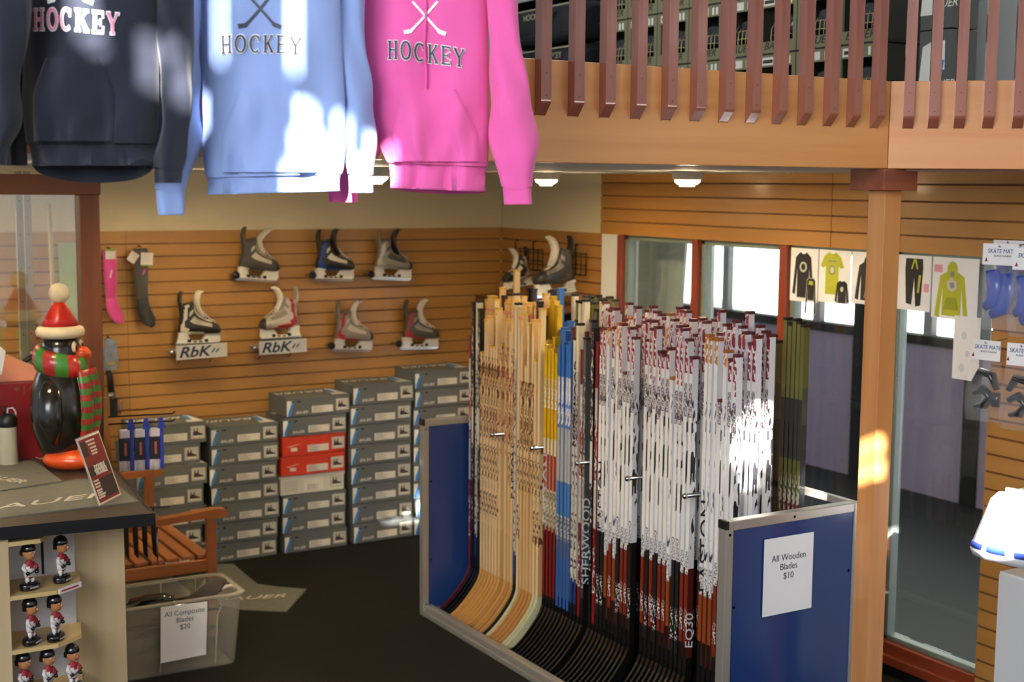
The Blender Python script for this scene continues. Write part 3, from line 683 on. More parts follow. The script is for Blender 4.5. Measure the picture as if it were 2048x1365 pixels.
c_blk = mat('skate_black', '26241f', 0.35, coat=0.3); c_dgr = mat('skate_charcoal', '47443c', 0.4, coat=0.2); c_gry = mat('skate_grey', '8c877c', 0.35, metal=0.3)
c_sil = mat('skate_silver', 'b8b0a0', 0.3, metal=0.4); c_redt = mat('skate_red_trim', 'a0282a', 0.4); c_blu = mat('skate_blue_trim', '22408c', 0.4); c_felt = mat('felt_white', 'd8d2c2', 0.9)
c_gold = mat('skate_gold', 'b8902c', 0.3, metal=0.6); c_hold = mat('holder_white', 'd8d4c8', 0.35); c_lgt = mat('skate_pale_trim', 'c4bca8', 0.4)
SP = [  # px, py, description, body, accent, trim, tongue, toe, flipped, tilt, tongue lean
    (513, 527, 'black skate with a long loose tongue, left of the top row on the slatwall', c_dgr, c_dgr, c_lgt, c_felt, c_blk, 0, 6, .02),
    (666, 527, 'black and blue skate, middle of the top row on the slatwall', c_blk, c_blu, c_lgt, c_blk, c_blk, 0, 2, -.02),
    (783, 525, 'grey and silver skate, right of the top row on the slatwall', c_gry, c_sil, c_dgr, c_blk, c_blk, 0, 4, -.01),
    (395, 668, 'black skate with a pale swoosh standing on the left lettered bracket', c_blk, c_lgt, c_sil, c_felt, c_blk, 0, 1, -.02),
    (562, 657, 'silver and red skate facing left on the second lettered bracket', c_sil, c_redt, c_gry, c_felt, c_blk, 1, 1, .0),
    (704, 668, 'silver skate with a red stripe and tall pale tongue, third in the lower row', c_gry, c_redt, c_sil, c_felt, c_blk, 0, 3, .0),
    (838, 664, 'grey skate with a red stripe at the right end of the lower row', c_dgr, c_redt, c_gry, c_felt, c_blk, 0, 2, .0)]
for i, (px, py, lb, a, b, c, d, e, fl, tl, lean) in enumerate(SP):
    p = YP(px, py + (7 if i in (3, 4) else 20), 7.965 if i not in (3, 4) else 7.93)
    skate(lb, p, PI if fl else R(-4), R(tl), a, b, c, d, e, c_hold, 1.0, True, tl=lean)
for i in (0, 1, 2, 5, 6):
    px, py = SP[i][0] - 41, SP[i][1] + 24
    p = YP(px, py, 7.955)
    t = thing('skate_peg', 'round black display peg at the heel of the %s' % ['long-tongued black skate', 'black and blue skate', 'silver skate of the top row', '', '', 'third skate of the lower row', 'last skate of the lower row'][i], 'display peg', p)
    M().lathe([(0.0, -.014), (.020, -.014), (.022, -.004), (.022, .010), (0.0, .012)], 20, 0, Matrix.Rotation(R(90), 4, 'X')).build('disc', blackp, t)
    M().tube([(0, 0.01, 0), (0, 0.108, -0.004)], 0.005, 8).build('rod', steel, t)
for i, (px, py, lb) in enumerate([(401, 702, 'silver bracket lettered Rbk under the black swoosh skate'), (563, 693, 'silver bracket lettered Rbk under the left-facing silver skate')]):
    p = YP(px, py, 7.90)
    t = thing('lettered_bracket', lb, 'bracket', p, (0, R(-1.0), 0), 'lettered skate brackets')
    bm_ = mat('bracket_silver', 'c2c2bc', 0.4, metal=0.2)
    M().box((-.155, -.030, -.042), (.155, -.024, .042)).build('front_plate', bm_, t, bevel=0.002)
    M().box((-.155, -.024, .000), (.155, .150, .006)).build('shelf_plate', bm_, t, bevel=0.001)
    text('RbK', 0.088, mat('bracket_navy', '24243e', 0.5), t, (-.050, -.031, -.002), shear=0.3, sx=1.2, off=.002)
    M().prism([(.055, -.012), (.075, .014), (.083, .014), (.066, -.012)], -.0315, -.030, 'y').build('printed_mark', mat('bracket_navy', '24243e', 0.5), t)
    M().prism([(.080, -.012), (.095, .008), (.112, .014), (.094, -.006), (.086, -.012)], -.0315, -.030, 'y').build('printed_mark', mat('bracket_navy', '24243e', 0.5), t)
    M().lathe([(0, -.01), (.016, -.01), (.016, .01), (0, .01)], 14, 0, Matrix.Translation((-.172, 0.0, 0)) @ Matrix.Rotation(R(90), 4, 'X')).build('side_knob', steel, t)
    for x in (-.1, .1): M().tube([(x, .148, -.09), (x, .0, -.002)], 0.004, 6).build('strut', steel, t)

# ------------------------------------------------------------------ right-hand slatwall corner: two wire grids with skates and a ledge
def grid(px, label, wpx):
    a = XP(px, 0, SX); y0 = a.y; wd = 0.34
    t = thing('wire_grid', label, 'wire grid', (SX - 0.02, y0, 1.80), (0, 0, 0), 'wire grids hooked on the slatwall')
    for k in range(7): M().tube([(0, -wd * k / 6, 0.06), (0, -wd * k / 6, -0.08), (-.05, -wd * k / 6, -.08)], 0.003, 6).build('wire', black, t)
    for z in (0.05, -0.02, -0.08): M().tube([(0, 0.005, z), (0, -wd - .005, z)], 0.003, 6).build('wire', black, t)
    for yy in (0, -wd * .66): M().tube([(-.002, yy, .05), (-.002, yy, .10), (0.012, yy, .105), (0.018, yy, .10)], 0.004, 6).build('hook', black, t)
grid(1041, 'left black wire grid hooked on the slatwall beside the corner', 50)
grid(1124, 'right black wire grid hooked on the slatwall beside the white jamb', 52)
p = XP(1037, 566, 4.50); skate('small black and silver skate in front of the left wire grid', p, PI, R(8), c_blk, c_sil, c_lgt, c_felt, c_blk, c_hold, 0.82, False, 'skates on the wire grids')
p = XP(1112, 575, 4.45); skate('larger black skate with grey trim in front of the right wire grid', p, PI, R(3), c_blk, c_dgr, c_gry, c_felt, c_blk, c_hold, 1.12, False, 'skates on the wire grids')
t = thing('wall_ledge', 'dark brown wooden ledge on the slatwall behind the stick tops', 'ledge', (SX, 0, 0))
M().box((-.26, 6.95, 1.49), (0, 7.95, 1.535)).build('board', mat('ledge_wood', '5a3018', 0.5), t, bevel=0.003)
for yy in (7.1, 7.8): M().prism([(0, 1.49), (-.2, 1.49), (0, 1.36)], yy, yy + .02, 'y').build('bracket', black, t)
# ------------------------------------------------------------------ stick rack
RX0, RX1, RY0, RY1, RH = 3.155, 3.83, 3.83, 6.24, 1.05
bluep = mat('blue_panel', '1c3a74', 0.22, coat=0.4)
rk = thing('stick_rack', 'aluminium hockey stick rack with blue end panels and steel prongs', 'rack', (0, 0, 0))
def end_panel(y0, y1, xr):
    f = 0.036
    M().box((RX0, y0, 0), (RX0 + f, y1, RH)).build('frame_upright', alu, rk, bevel=0.003)
    M().box((xr - f, y0, 0), (xr, y1, RH)).build('frame_upright', alu, rk, bevel=0.003)
    M().box((RX0 + f, y0, RH - f), (xr - f, y1, RH)).build('frame_top', alu, rk, bevel=0.003)
    M().box((RX0 + f, y0, 0.0), (xr - f, y1, f)).build('frame_bottom', alu, rk, bevel=0.003)
    M().box((RX0 + f, y0 + .006, f), (xr - f, y1 - .006, RH - f)).build('blue_panel', bluep, rk)
    M().box((RX0 - .002, y0 - .002, RH - .03), (RX0 + .012, y1 + .002, RH + .003)).build('corner_cap', blackp, rk, bevel=0.002)
    for (x, z) in ((RX0 + .018, RH - .05), (RX0 + .05, .72), (xr - .05, .78), (RX0 + .33, RH - .018), (RX0 + .05, .30), (RX0 + .018, .06)):
        M().lathe([(0, -.004), (.006, -.003), (.006, 0), (0, 0)], 10, 0, Matrix.Translation((x, y0 + (.0 if z > RH - .06 or z < .1 else .006), z)) @ Matrix.Rotation(R(-90), 4, 'X') @ Matrix.Rotation(PI, 4, 'X')).build('screw', steel, rk)
end_panel(RY0 - .045, RY0, RX1); end_panel(RY1 - .0, RY1 + .04, RX1)
M().box((RX0, RY0, 0.0), (RX0 + .03, RY1, 0.028)).build('front_rail', alu, rk, bevel=0.004)
M().box((RX0 + .012, RY0, 0.028), (RX0 + .055, RY1, 0.060)).build('front_rail_lip', alu, rk, bevel=0.006)
M().box((RX0 + .03, RY0, 0.0), (RX1, RY1, 0.012)).build('base_board', black, rk)
M().box((RX1 - .022, RY0, RH - .03), (RX1, RY1, RH)).build('back_rail', alu, rk, bevel=0.003)
M().box((RX1 - .03, RY0, 0.0), (RX1, RY1, 0.04)).build('back_rail', alu, rk, bevel=0.003)
PRP = [(985, 870), (1065, 897), (1155, 927), (1255, 958), (1370, 993)]
PR = []
for px, py in PRP:
    q = XP(px, py, 3.36); PR.append(q.y)
    M().tube([(RX1 - .01, q.y, q.z - .01), (3.367, q.y, q.z)], 0.0085, 10).build('prong', steel, rk)
    M().ell((3.36, q.y, q.z), (0.013, .013, .013), 12).build('prong_ball', steel, rk)
M().box((3.338, RY0 - .048, .664), (3.582, RY0 - .0455, .962)).build('paper', paper, None)
sg = bpy.data.objects['paper']; sg.name = 'price_sign'; tag(sg, 'white paper sign reading All Wooden Blades $10 on the blue panel', 'sign')
text('All Wooden\nBlades\n$10', 0.036, ink, sg, (3.46, RY0 - .0485, .845), sx=0.95)

# ------------------------------------------------------------------ hockey sticks
tan, tan2, drk = 'dcc094', 'd0aa74', '6e4426'
KIND = {}
def kind(key, edge, face, blade, plug, width=0.030):
    KIND[key] = (edge, face, blade, plug)
blk_bl = mat('black_blade', '121213', 0.22, coat=0.5); wood_bl = mat('wooden_blade', 'c8944e', 0.4, coat=0.3); pale_bl = mat('pale_blade', 'c8c69c', 0.4, coat=0.3)
tan_bl = mat('tan_blade', 'b98346', 0.4, coat=0.3); red_bl = mat('red_blade', '5e1616', 0.35, coat=0.3)
for i, (c1, c2, bl, nz) in enumerate([(tan, drk, wood_bl, (.55, 1.38)), (tan2, drk, tan_bl, (.75, 1.30)), ('d8b684', 'a06848', wood_bl, (.9, 1.45)), ('dcc290', drk, pale_bl, (.50, 1.0))]):
    kind('wood%d' % i, bands('wooden_shaft_edge%d' % i, [(0, c1), (.7 + .1 * i, tan if i % 2 else c1), (1.5 + .02 * i, 'dcb97c'), (1.60, 'd88878'), (1.615, 'dcb97c')], [(nz[0], nz[1], c2, 55, .50)], 0.5, 0.15),
         bands('wooden_shaft_face%d' % i, [(0, tan2), (.5, c1)], [(nz[0], nz[1], c2, 30, .58)], 0.5, 0.15), bl, mat('yellow_plug', 'd0a850', 0.6))
kind('white', bands('white_shaft_edge', [(0, '131314'), (.36, '7a2c1c'), (.66, 'e9e7e2'), (1.50, '8e2438'), (1.66, 'ece8e6')],
     [(.42, .52, 'e8e4e0', 90, .55), (.66, .76, '55555c', 120, .52), (.76, 1.32, '2c2c34', (60, 60, 20), .68), (1.32, 1.46, '6e5e66', 110, .47), (1.5, 1.64, 'ece6e4', 40, .52), (1.66, 1.8, '9a3040', 60, .5)]),
     bands('white_shaft_face', [(0, '121212'), (.30, '5a2014'), (.68, 'e8e7ea'), (1.2, 'e6e6ec')], [(.74, 1.40, '25252c', (60, 60, 14), .55)]), blk_bl, mat('dark_red_plug', '5e1f2a', 0.5))  # dark dashes on the face are painted shade of the gaps between shafts
kind('white1', bands('white_shaft_edge1', [(0, '131314'), (.30, '202022'), (.70, 'e9e7e2'), (1.44, '8e2438'), (1.60, 'ece8e6')],
     [(.36, .50, 'e8e4e0', 90, .58), (.70, .80, '55555c', 120, .52), (.80, 1.26, '2c2c34', (60, 60, 20), .70), (1.28, 1.42, '6e5e66', 110, .47), (1.44, 1.6, 'ece6e4', 40, .5), (1.6, 1.8, '9a3040', 60, .5)]),
     bands('white_shaft_face1', [(0, '121212'), (.70, 'e8e7ea'), (1.2, 'e6e6ec')], [(.78, 1.36, '25252c', (60, 60, 16), .56)]), blk_bl, mat('dark_red_plug', '5e1f2a', 0.5))  # face dashes again paint in the dark gaps between shafts
kind('white2', bands('white_shaft_edge2', [(0, '131314'), (.40, '8c4420'), (.60, 'e9e7e2'), (1.55, 'c8862e'), (1.66, 'e8e2d2')],
     [(.60, .72, '55555c', 120, .52), (.72, 1.4, '3c3c48', (70, 70, 15), .61), (1.55, 1.7, 'ece6e4', 50, .5)]),
     bands('white_shaft_face2', [(0, '121212'), (.30, '6a3218'), (.62, 'e8e7ea'), (1.2, 'dedee6')], None), blk_bl, mat('orange_plug', 'a8642a', 0.5))
kind('yellow', bands('yellow_shaft_edge', [(0, '1a1412'), (.28, '7a1a18'), (.62, 'd8c8b0'), (.80, 'a01e20'), (.97, 'd8ccb4'), (1.05, 'd4a81e'), (1.22, 'c8b070'), (1.34, 'd4ae20')], [(.62, .80, '6a5a4a', 70, .5), (1.2, 1.34, 'efe6cc', 50, .5)]),
     bands('yellow_shaft_face', [(0, '1a1412'), (.6, 'c8b890'), (.97, 'c89c20'), (1.3, 'd0aa24')], None), blk_bl, mat('yellow_plug2', 'caa22a', 0.6))
kind('blue', bands('blue_shaft_edge', [(0, '101420'), (.22, '2b5ca8'), (.58, 'c0c4c8'), (.70, '3a78c0'), (.86, 'a9adb2'), (1.12, '2f6cbe'), (1.24, 'c8ccd4'), (1.36, '2f6cbe')], [(.5, .7, '505560', 80, .5), (1.14, 1.36, 'e0e4ea', 60, .52)]),
     bands('blue_shaft_face', [(0, '101420'), (.3, '5a6a80'), (.86, '9ca2a8'), (1.2, '2f6cbe')], None), blk_bl, mat('blue_plug', '3468b0', 0.6))
kind('red', bands('red_shaft_edge', [(0, '161012'), (.25, '7a1c1e'), (.7, 'b8b0a8'), (.9, '8c2226'), (1.2, 'b4aca4'), (1.35, '6e1a20')], [(.4, 1.3, 'd8d0c8', 60, .56)]),
     bands('red_shaft_face', [(0, '161012'), (.3, '5a1a1c'), (1.3, '6e1a20')], None), red_bl, mat('dark_red_plug', '5e1f2a', 0.5))
kind('maroon', KIND['red'][0], KIND['red'][1], blk_bl, KIND['red'][3])
kind('cream', bands('cream_shaft_edge', [(0, '14161e'), (.3, '1e3a7a'), (.42, 'c8c4b8'), (1.1, 'b4b0a6'), (1.4, 'd8d0b8')], [(.42, 1.35, '4a3034', 50, .54)]),
     bands('cream_shaft_face', [(0, '14161e'), (.4, 'c4c0b4'), (1.4, 'd8d0b8')], None), blk_bl, blackp)
kind('grey', bands('grey_shaft_edge', [(0, '141416'), (.35, '3c3e40'), (.6, '8a8a88'), (.9, '45484a'), (1.4, '5c5f60')], [(.4, 1.4, 'b8b8b4', 60, .58)]),
     bands('grey_shaft_face', [(0, '141416'), (.5, '4a4d50')], None), blk_bl, blackp)
kind('black', bands('black_shaft_edge', [(0, '141416'), (.6, '2a2020'), (.9, 'c8c4bc'), (1.1, '1c1c1e'), (1.5, '3a1c24')], [(.5, 1.6, 'd0ccc4', 60, .58)]),
     bands('black_shaft_face', [(0, '121214'), (.5, '17171a')], None), blk_bl, blackp)
kind('green', bands('black_gold_shaft_edge', [(0, '1a1414'), (.9, '6a2a2a'), (1.0, '5c5c2c'), (1.15, '30302e'), (1.40, '74743a')], [(.6, 1.1, 'b0a890', 60, .55)]),
     bands('black_gold_shaft_face', [(0, '16181c'), (1.2, '24282c'), (1.3, '484c40'), (1.45, '62622e')], None), blk_bl, blackp)
SM = {}
def stick_meshes(k, L):
    key = (k, round(L, 2))
    if key in SM: return SM[key]
    e, f, b, p = KIND[k]; L = key[1]
    s = M(); x, y = .015, .010
    v = [(-x, -y, .245), (x, -y, .245), (x, y, .245), (-x, y, .245), (-x, -y, L), (x, -y, L), (x, y, L), (-x, y, L)]
    s.add(v, [(0, 3, 7, 4), (1, 5, 6, 2)], 0); s.add(v, [(0, 4, 5, 1), (3, 2, 6, 7), (4, 7, 6, 5), (0, 1, 2, 3)], 1)
    o1 = s.build('shaft', [e, f]); q = M()
    A = [(-.015, .255), (-.018, .225), (-.032, .192), (-.056, .158), (-.090, .118), (-.126, .080), (-.166, .047), (-.203, .024), (-.211, .016)]
    B = [(.015, .255), (.014, .215), (.004, .172), (-.016, .128), (-.045, .088), (-.079, .050), (-.117, .022), (-.170, .012), (-.200, .0125)]
    T = [.010, .0095, .008, .006, .005, .0048, .0045, .0042, .004]
    q.rings([[(a[0], -t, a[1]), (c[0], -t, c[1]), (c[0], t, c[1]), (a[0], t, a[1])] for a, c, t in zip(A, B, T)], 0, False)
    o2 = q.build('blade', b); r = M(); r.box((-.0165, -.0115, L), (.0165, .0115, L + .012)); o3 = r.build('butt_plug', p)
    ms = tuple(o.data for o in (o1, o2, o3))
    for o in (o1, o2, o3): bpy.data.objects.remove(o)
    SM[key] = ms; return ms
SL = {'wood': ('tan wooden hockey stick standing in the left third of the aluminium rack', 'wooden sticks in the rack'),
      'white': ('white and maroon hockey stick standing in the crowded right half of the rack', 'white and maroon sticks in the rack'),
      'white2': ('white hockey stick with an orange grip among the white and maroon sticks', 'white sticks with orange grips'),
      'yellow': ('yellow-topped hockey stick in the middle of the rack beside the blue ones', 'yellow sticks in the rack'),
      'blue': ('blue and silver hockey stick standing next to the yellow ones', 'blue sticks in the rack'),
      'red': ('dark red hockey stick among the mixed sticks of the rack', 'dark red sticks in the rack'),
      'cream': ('cream hockey stick with dark side lettering left of the white sticks', 'cream sticks in the rack'),
      'grey': ('charcoal grey hockey stick left of the white sticks', 'grey sticks in the rack'),
      'black': ('black hockey stick with pale markings standing in the rack', 'black sticks in the rack'),
      'green': ('black and yellow-green hockey stick in the back row of the rack', 'black and yellow-green sticks in the rack')}
def stick(k, x, y, L, lean=0.0, rx=0.0):
    if x > 3.7:
        for q in PR:
            if abs(y - q) < .024: y = q + .025
    g = 'red' if k == 'maroon' else k if k in SL else ('white' if k.startswith('white') else 'wood')
    t = thing('hockey_stick', SL[g][0], 'hockey stick', (x, y, 0.012), (rx, lean, 0), SL[g][1])
    a, b, c = stick_meshes(k, L)
    for n, me in (('shaft', a), ('blade', b), ('butt_plug', c)): place(n, me, t)
    return t
def ypx(px, X): return XP(px, 900, X).y
seg = [(930, 964, ['red', 'black', 'cream', 'black']), (962, 1000, ['wood0', 'wood0', 'wood2']), (1000, 1030, ['wood2', 'wood1']), (1030, 1044, ['wood3', 'cream']),
       (1044, 1072, ['wood1', 'wood1', 'wood2']), (1072, 1090, ['wood3', 'black', 'wood3']), (1090, 1118, ['yellow']), (1118, 1146, ['blue']), (1146, 1178, ['cream', 'grey', 'maroon', 'cream']), (1178, 1203, ['cream', 'grey', 'maroon', 'black']),
       (1203, 2000, ['white', 'white1', 'white', 'white', 'white1', 'white1', 'white2', 'white'])]
rows3 = [(3.43, 0.0), (3.513, .0103), (3.596, .0206)]
n = 0; special = {}
rs = random.Random(5)
y = 6.205; col = 0
pitch = 0.031
while y > 3.90:
    for r, (X, off) in enumerate(rows3):
        yy = y - off
        if any(abs(yy - q) < 0.021 for q in PR): 
            continue
        if yy < 4.05 or yy > 6.215: continue
        px = None
        k = None
        for a, b, ks in seg:
            if ypx(b, X) <= yy < ypx(a, X) or (a == 930 and yy >= ypx(a, X)): k = ks[(col * 3 + r) % len(ks)] if a < 1200 else rs.choice(ks); break
        if k is None: k = 'white'
        if k.startswith('wood') and r == 2 and rs.random() < .35: k = rs.choice(['black', 'yellow', 'black'])
        base = {'wood': 1.625, 'whit': 1.645, 'yell': 1.50, 'blue': 1.52, 'crea': 1.64, 'grey': 1.60, 'red': 1.46, 'blac': 1.62}.get(k[:4] if k != 'red' else 'red', 1.56)
        L = base + (-.02, .02, .05)[r] + rs.choice([-.05, -.02, 0, 0, .02, .03]) + .03 * math.sin(col * 0.9)
        if k[:4] in ('whit', 'wood') and r == 0 and rs.random() < .28: L -= .20
        if k.startswith('yellow') and r == 2: L += .12
        if k in ('red', 'maroon', 'black') and r == 2 and yy < 5.8: k2 = 'green'; k = k2; L = 1.70
        o = stick(k, X, yy, L, rs.uniform(-.003, .003), 0.0); n += 1
        if r == 0: special[round(yy, 3)] = (o, k)
    y -= pitch; col += 1
GX = 3.775
for i, (px, L) in enumerate([(1574, 1.72), (1583, 1.70), (1592, 1.72), (1601, 1.71), (1609, 1.70), (1545, 1.64), (1555, 1.62)]):
    stick('green', 3.775, max(3.885 + (1609 - px) * .0001, XP(px, 720, 3.775).y), L)
for i, px in enumerate([1186, 1196, 1207, 1219, 1230]): stick('green', 3.775, XP(px, 640, 3.775).y, 1.70 + .01 * (i % 2))
stick('wood3', 3.685, 6.19, 1.80); stick('black', 3.775, 6.20, 1.70); stick('black', 3.775, 6.16, 1.70)
stick('cream', 3.775, XP(1150, 620, 3.775).y, 1.70); stick('grey', 3.775, XP(1172, 620, 3.775).y, 1.70)
stick('blue', 3.775, XP(1127, 620, 3.775).y, 1.72); stick('black', 3.775, XP(1107, 620, 3.775).y, 1.71)
# brand lettering running up the near side of the outermost sticks of each slot
wt = mat('white_lettering', 'e8e8ea', 0.5); dk = mat('dark_lettering', '20222e', 0.5)
def letter(px, s, zc, size, col_, side=0):
    yt = ypx(px, 3.43); best = min(special, key=lambda q: abs(q - yt)); o, k = special[best]
    text(s, size, col_, o, (-0.0102 if side else .0, -.0108 if not side else 0, zc), rot=(R(90), R(-90), 0) if not side else (R(90), R(-90), R(-90)), shear=0.15, sx=1.2)
letter(1088, 'EASTON', .80, .075, wt); letter(1405, 'EASTON', .80, .085, dk); letter(1205, 'EASTON', .86, .07, dk)
letter(1152, 'SHERWOOD', 1.25, .06, dk); letter(1176, 'SHERWOOD', .62, .06, wt); letter(1395, 'EQ30', .42, .055, wt); letter(1240, 'EQ30', .44, .04, wt); letter(1310, 'EQ30', .44, .04, wt)
letter(1030, 'EASTON', .82, .06, dk)

# ------------------------------------------------------------------ glass partition left of the wall display
pf = thing('partition_frame', 'brown wooden frame of the glass partition behind the inflated penguin', 'partition', (0, 0, 0))
M().box((1.452, 6.30, 0), (1.540, 6.40, 2.21)).build('frame_post', brownwood, pf, bevel=0.004)
M().box((1.536, 6.33, 0), (1.549, 6.37, 2.21)).build('frame_bead', brownwood, pf, bevel=0.003)
M().box((0.3, 6.30, 2.21), (1.549, 6.40, 2.30)).build('frame_header', wood('dark_header_wood', '8e5228', '7c4420', 0, 0.45, 0.2, 0.5), pf, bevel=0.004)
M().box((0.3, 6.345, 1.02), (1.452, 6.351, 2.21)).build('glass_pane', glass('partition_glass', (0.95, 0.97, 0.94), 0.45, 0.06), pf)
alum2 = mat('galvanised_post', '9c988c', 0.45, metal=0.3)
for a, b, y0, lb in ((38, 52, 7.2, 'left half of the grey galvanised post behind the glass'), (54, 68, 7.25, 'right half of the grey galvanised post behind the glass')):
    x0 = YP(a, 600, y0).x; x1 = YP(b, 600, y0).x
    t = thing('display_post', lb, 'post', (x0, y0, 0)); M().box((0, 0, 0), (x1 - x0, .03, 2.32)).build('post', alum2, t, bevel=0.002)
    for k in range(12): M().tube([((x1 - x0) / 2, -.001, .3 + k * .17), ((x1 - x0) / 2, .002, .3 + k * .17)], 0.004, 6).build('slot', black, t)
x0 = YP(112, 600, 7.0).x
tag(M().tube([(x0 - .02, 7.0, 2.16), (x0 + .012, 7.0, 0.0)], 0.011, 10).build('wooden_dowel', mat('dowel_wood', 'cdb888', 0.5)), 'pale wooden pole leaning behind the partition glass', 'pole')
tag(M().box((0, 0, 0), (.17, .01, .5)).build('green_banner', mat('green_cloth', '9fb47c', 0.8), None, (YP(122, 660, 8.04).x, 8.048, YP(122, 660, 8.04).z)), 'pale green cloth panel hanging behind the partition glass', 'banner')

# ------------------------------------------------------------------ sales counter
ct = thing('sales_counter', 'pale wood sales counter with a dark top and corner shelves', 'counter', (0, 0, 0))
maple = wood('pale_maple', 'cdb690', 'bfa67e', 2, 0.5, 0.1, 0.5); shelfw = wood('shelf_maple', 'd8bd84', 'c8ab70', 0, 0.45, 0.2, 0.5)
lam = mat('dark_laminate', '3a332e', 0.4, var=0.2, vscale=5); edge = mat('black_edging', '161618', 0.35)
A, B_, C_, D_ = (0.2, 5.035), (1.372, 4.922), (1.474, 6.09), (1.44, 6.30)
M().prism([A, B_, C_, D_, (0.2, 6.30)], 1.012, 1.050, 'z').build('countertop', lam, ct, bevel=0.002)
M().prism([(0.2, 5.030), (1.376, 4.917), (1.478, 6.09), (1.470, 6.09), (1.366, 4.928), (0.2, 5.04)], 1.004, 1.0505, 'z').build('edge_band', edge, ct, bevel=0.002)
M().box((0.2, 5.22, 0), (1.337, 5.245, 1.012)).build('front_panel', maple, ct)
M().box((1.315, 5.245, 0), (1.337, 6.28, 1.012)).build('side_panel', maple, ct)
M().box((0.2, 4.99, 0), (0.868, 5.22, 1.012)).build('corner_pillar', maple, ct)
M().box((0.868, 5.205, 0), (1.145, 5.22, 1.012)).build('white_back_board', mat('shelf_back_white', 'd4d2d6', 0.6), ct)
M().box((1.022, 5.198, .795), (1.030, 5.206, 1.0)).build('dark_gap', black, ct)
shz = [0.985, 0.786, 0.585, 0.385]
for i, z in enumerate(shz):
    M().prism([(0.868, 4.99), (1.03, 4.99), (1.13, 5.06), (1.16, 5.205), (0.868, 5.205)] if i else [(0.868, 4.99), (0.98, 4.99), (1.10, 5.205), (0.868, 5.205)], z - .014, z + .002, 'z').build('corner_shelf', shelfw, ct, bevel=0.003)
M().prism([(1.04, 4.992), (1.133, 5.052), (1.131, 5.057), (1.038, 4.997)], shz[1] - .016, shz[1] + .004, 'z').build('price_strip', paper, ct)
M().prism([(1.05, 4.996), (1.12, 5.042), (1.1195, 5.0428), (1.0495, 4.9968)], shz[1] - .009, shz[1] - .003, 'z').build('price_strip_print', mat('red_print', 'b83a44', .6), ct)
# bobblehead figurines
skin = mat('figure_skin', 'b87c50', 0.4); jred = mat('jersey_red', '9c2230', 0.5); jwh = mat('jersey_white', 'dcd6d4', 0.5); hel = mat('helmet_black', '111115', 0.2, coat=0.5)
def bobble(label, loc, rot):
    t = thing('bobblehead', label, 'figurine', loc, (0, 0, rot), 'hockey player bobbleheads on the counter shelves')
    b = M(); b.lathe([(0, 0), (.040, 0), (.042, .006), (.042, .020), (.038, .026), (0, .027)], 28, 0, None, .75); bo = b.build('base', hel, t)
    text('HOCKEY', .010, jwh, bo, (0, -.0322, .012), shear=.2)
    body = M()
    rr = []
    for z, rx, ry, ox in [(.044, .012, .010, 0), (.052, .022, .015, 0), (.064, .024, .017, 0), (.080, .022, .017, 0), (.095, .023, .016, 0), (.106, .020, .014, 0), (.113, .009, .008, 0), (.122, .008, .008, 0)]:
        rr.append([(rx * math.cos(2 * PI * k / 16), ry * math.sin(2 * PI * k / 16), z) for k in range(16)])
    body.rings(rr, 0, True, True, None, lambda k, i: 1 if k >= 4 else (1 if k == 0 else 0)); body.build('torso', [jwh, jred], t)
    for s in (-1, 1):
        M().tube([(s * .010, 0, .050), (s * .012, -.002, .038), (s * .012, -.004, .028)], [.010, .008, .007], 10).build('leg', jwh, t)
        M().tube([(s * .012, .004, .028), (s * .013, -.014, .028)], [.006, .005], 8).build('skate', hel, t)
        M().tube([(s * .018, 0, .103), (s * .029, -.004, .088), (s * .022, -.016, .074)], [.008, .008, .007], 10).build('arm', jred if s > 0 else jwh, t)
        M().ell((s * .020, -.020, .070), (.008, .009, .008), 10).build('glove', hel, t)
    M().tube([(-.028, -.024, .062), (.012, -.024, .078), (.030, -.020, .086)], .0022, 6).build('hockey_stick', blackp, t)
    M().prism([(-.008, .086), (.008, .086), (.009, .098), (-.006, .100)], -.0165, -.0160, 'y').build('crest', jred, t)
    hd = M(); rr = []
    for z, rx, ry, oy in [(.118, .008, .008, 0), (.124, .018, .020, -.003), (.135, .023, .025, -.003), (.150, .025, .027, -.001), (.165, .024, .026, 0), (.178, .016, .018, 0), (.183, .004, .005, 0)]:
        rr.append([(rx * math.cos(2 * PI * k / 20), oy + ry * math.sin(2 * PI * k / 20), z) for k in range(20)])
    hd.rings(rr); hd.ell((0, -.030, .142), (.004, .006, .006), 8); h = hd.build('head', skin, t)
    for s in (-1, 1):
        M().ell((s * .009, -.0265, .151), (.0040, .002, .0028), 8).build('eye', jwh, h); M().ell((s * .009, -.0283, .151), (.0016, .001, .0018), 6).build('pupil', hel, h)
        M().ell((s * .0245, 0, .146), (.003, .005, .007), 8).build('ear', skin, h)
    M().box((-.006, -.0265, .1315), (.006, -.0245, .1330)).build('mouth', jred, h)
    hm = M(); rr = []
    for z, rx, ry, oy in [(.154, .0275, .0295, .003), (.162, .0285, .0305, .002), (.174, .025, .027, .002), (.185, .016, .018, .002), (.190, .004, .005, .002)]:
        rr.append([(rx * math.cos(2 * PI * k / 20), oy + ry * math.sin(2 * PI * k / 20), z) for k in range(20)])
    hm.rings(rr); hm.box((-.030, .0, .138), (-.026, .016, .158)); hm.box((.026, .0, .138), (.030, .016, .158)); hm.build('helmet', hel, t)
    return t
def atshelf(px, py, z): return F(px, py, z)
bb = [(60, 1178, 1, 'bobblehead at the left of the top counter shelf'), (124, 1163, 1, 'bobblehead at the right of the top counter shelf'),
      (79, 1310, 2, 'bobblehead at the left of the middle counter shelf'), (121, 1292, 2, 'bobblehead at the right of the middle counter shelf'),
      (48, 1424, 3, 'leftmost bobblehead of the lowest visible counter shelf'), (116, 1414, 3, 'middle bobblehead of the lowest visible counter shelf'), (164, 1402, 3, 'rightmost bobblehead of the lowest visible counter shelf')]
bsrc = None
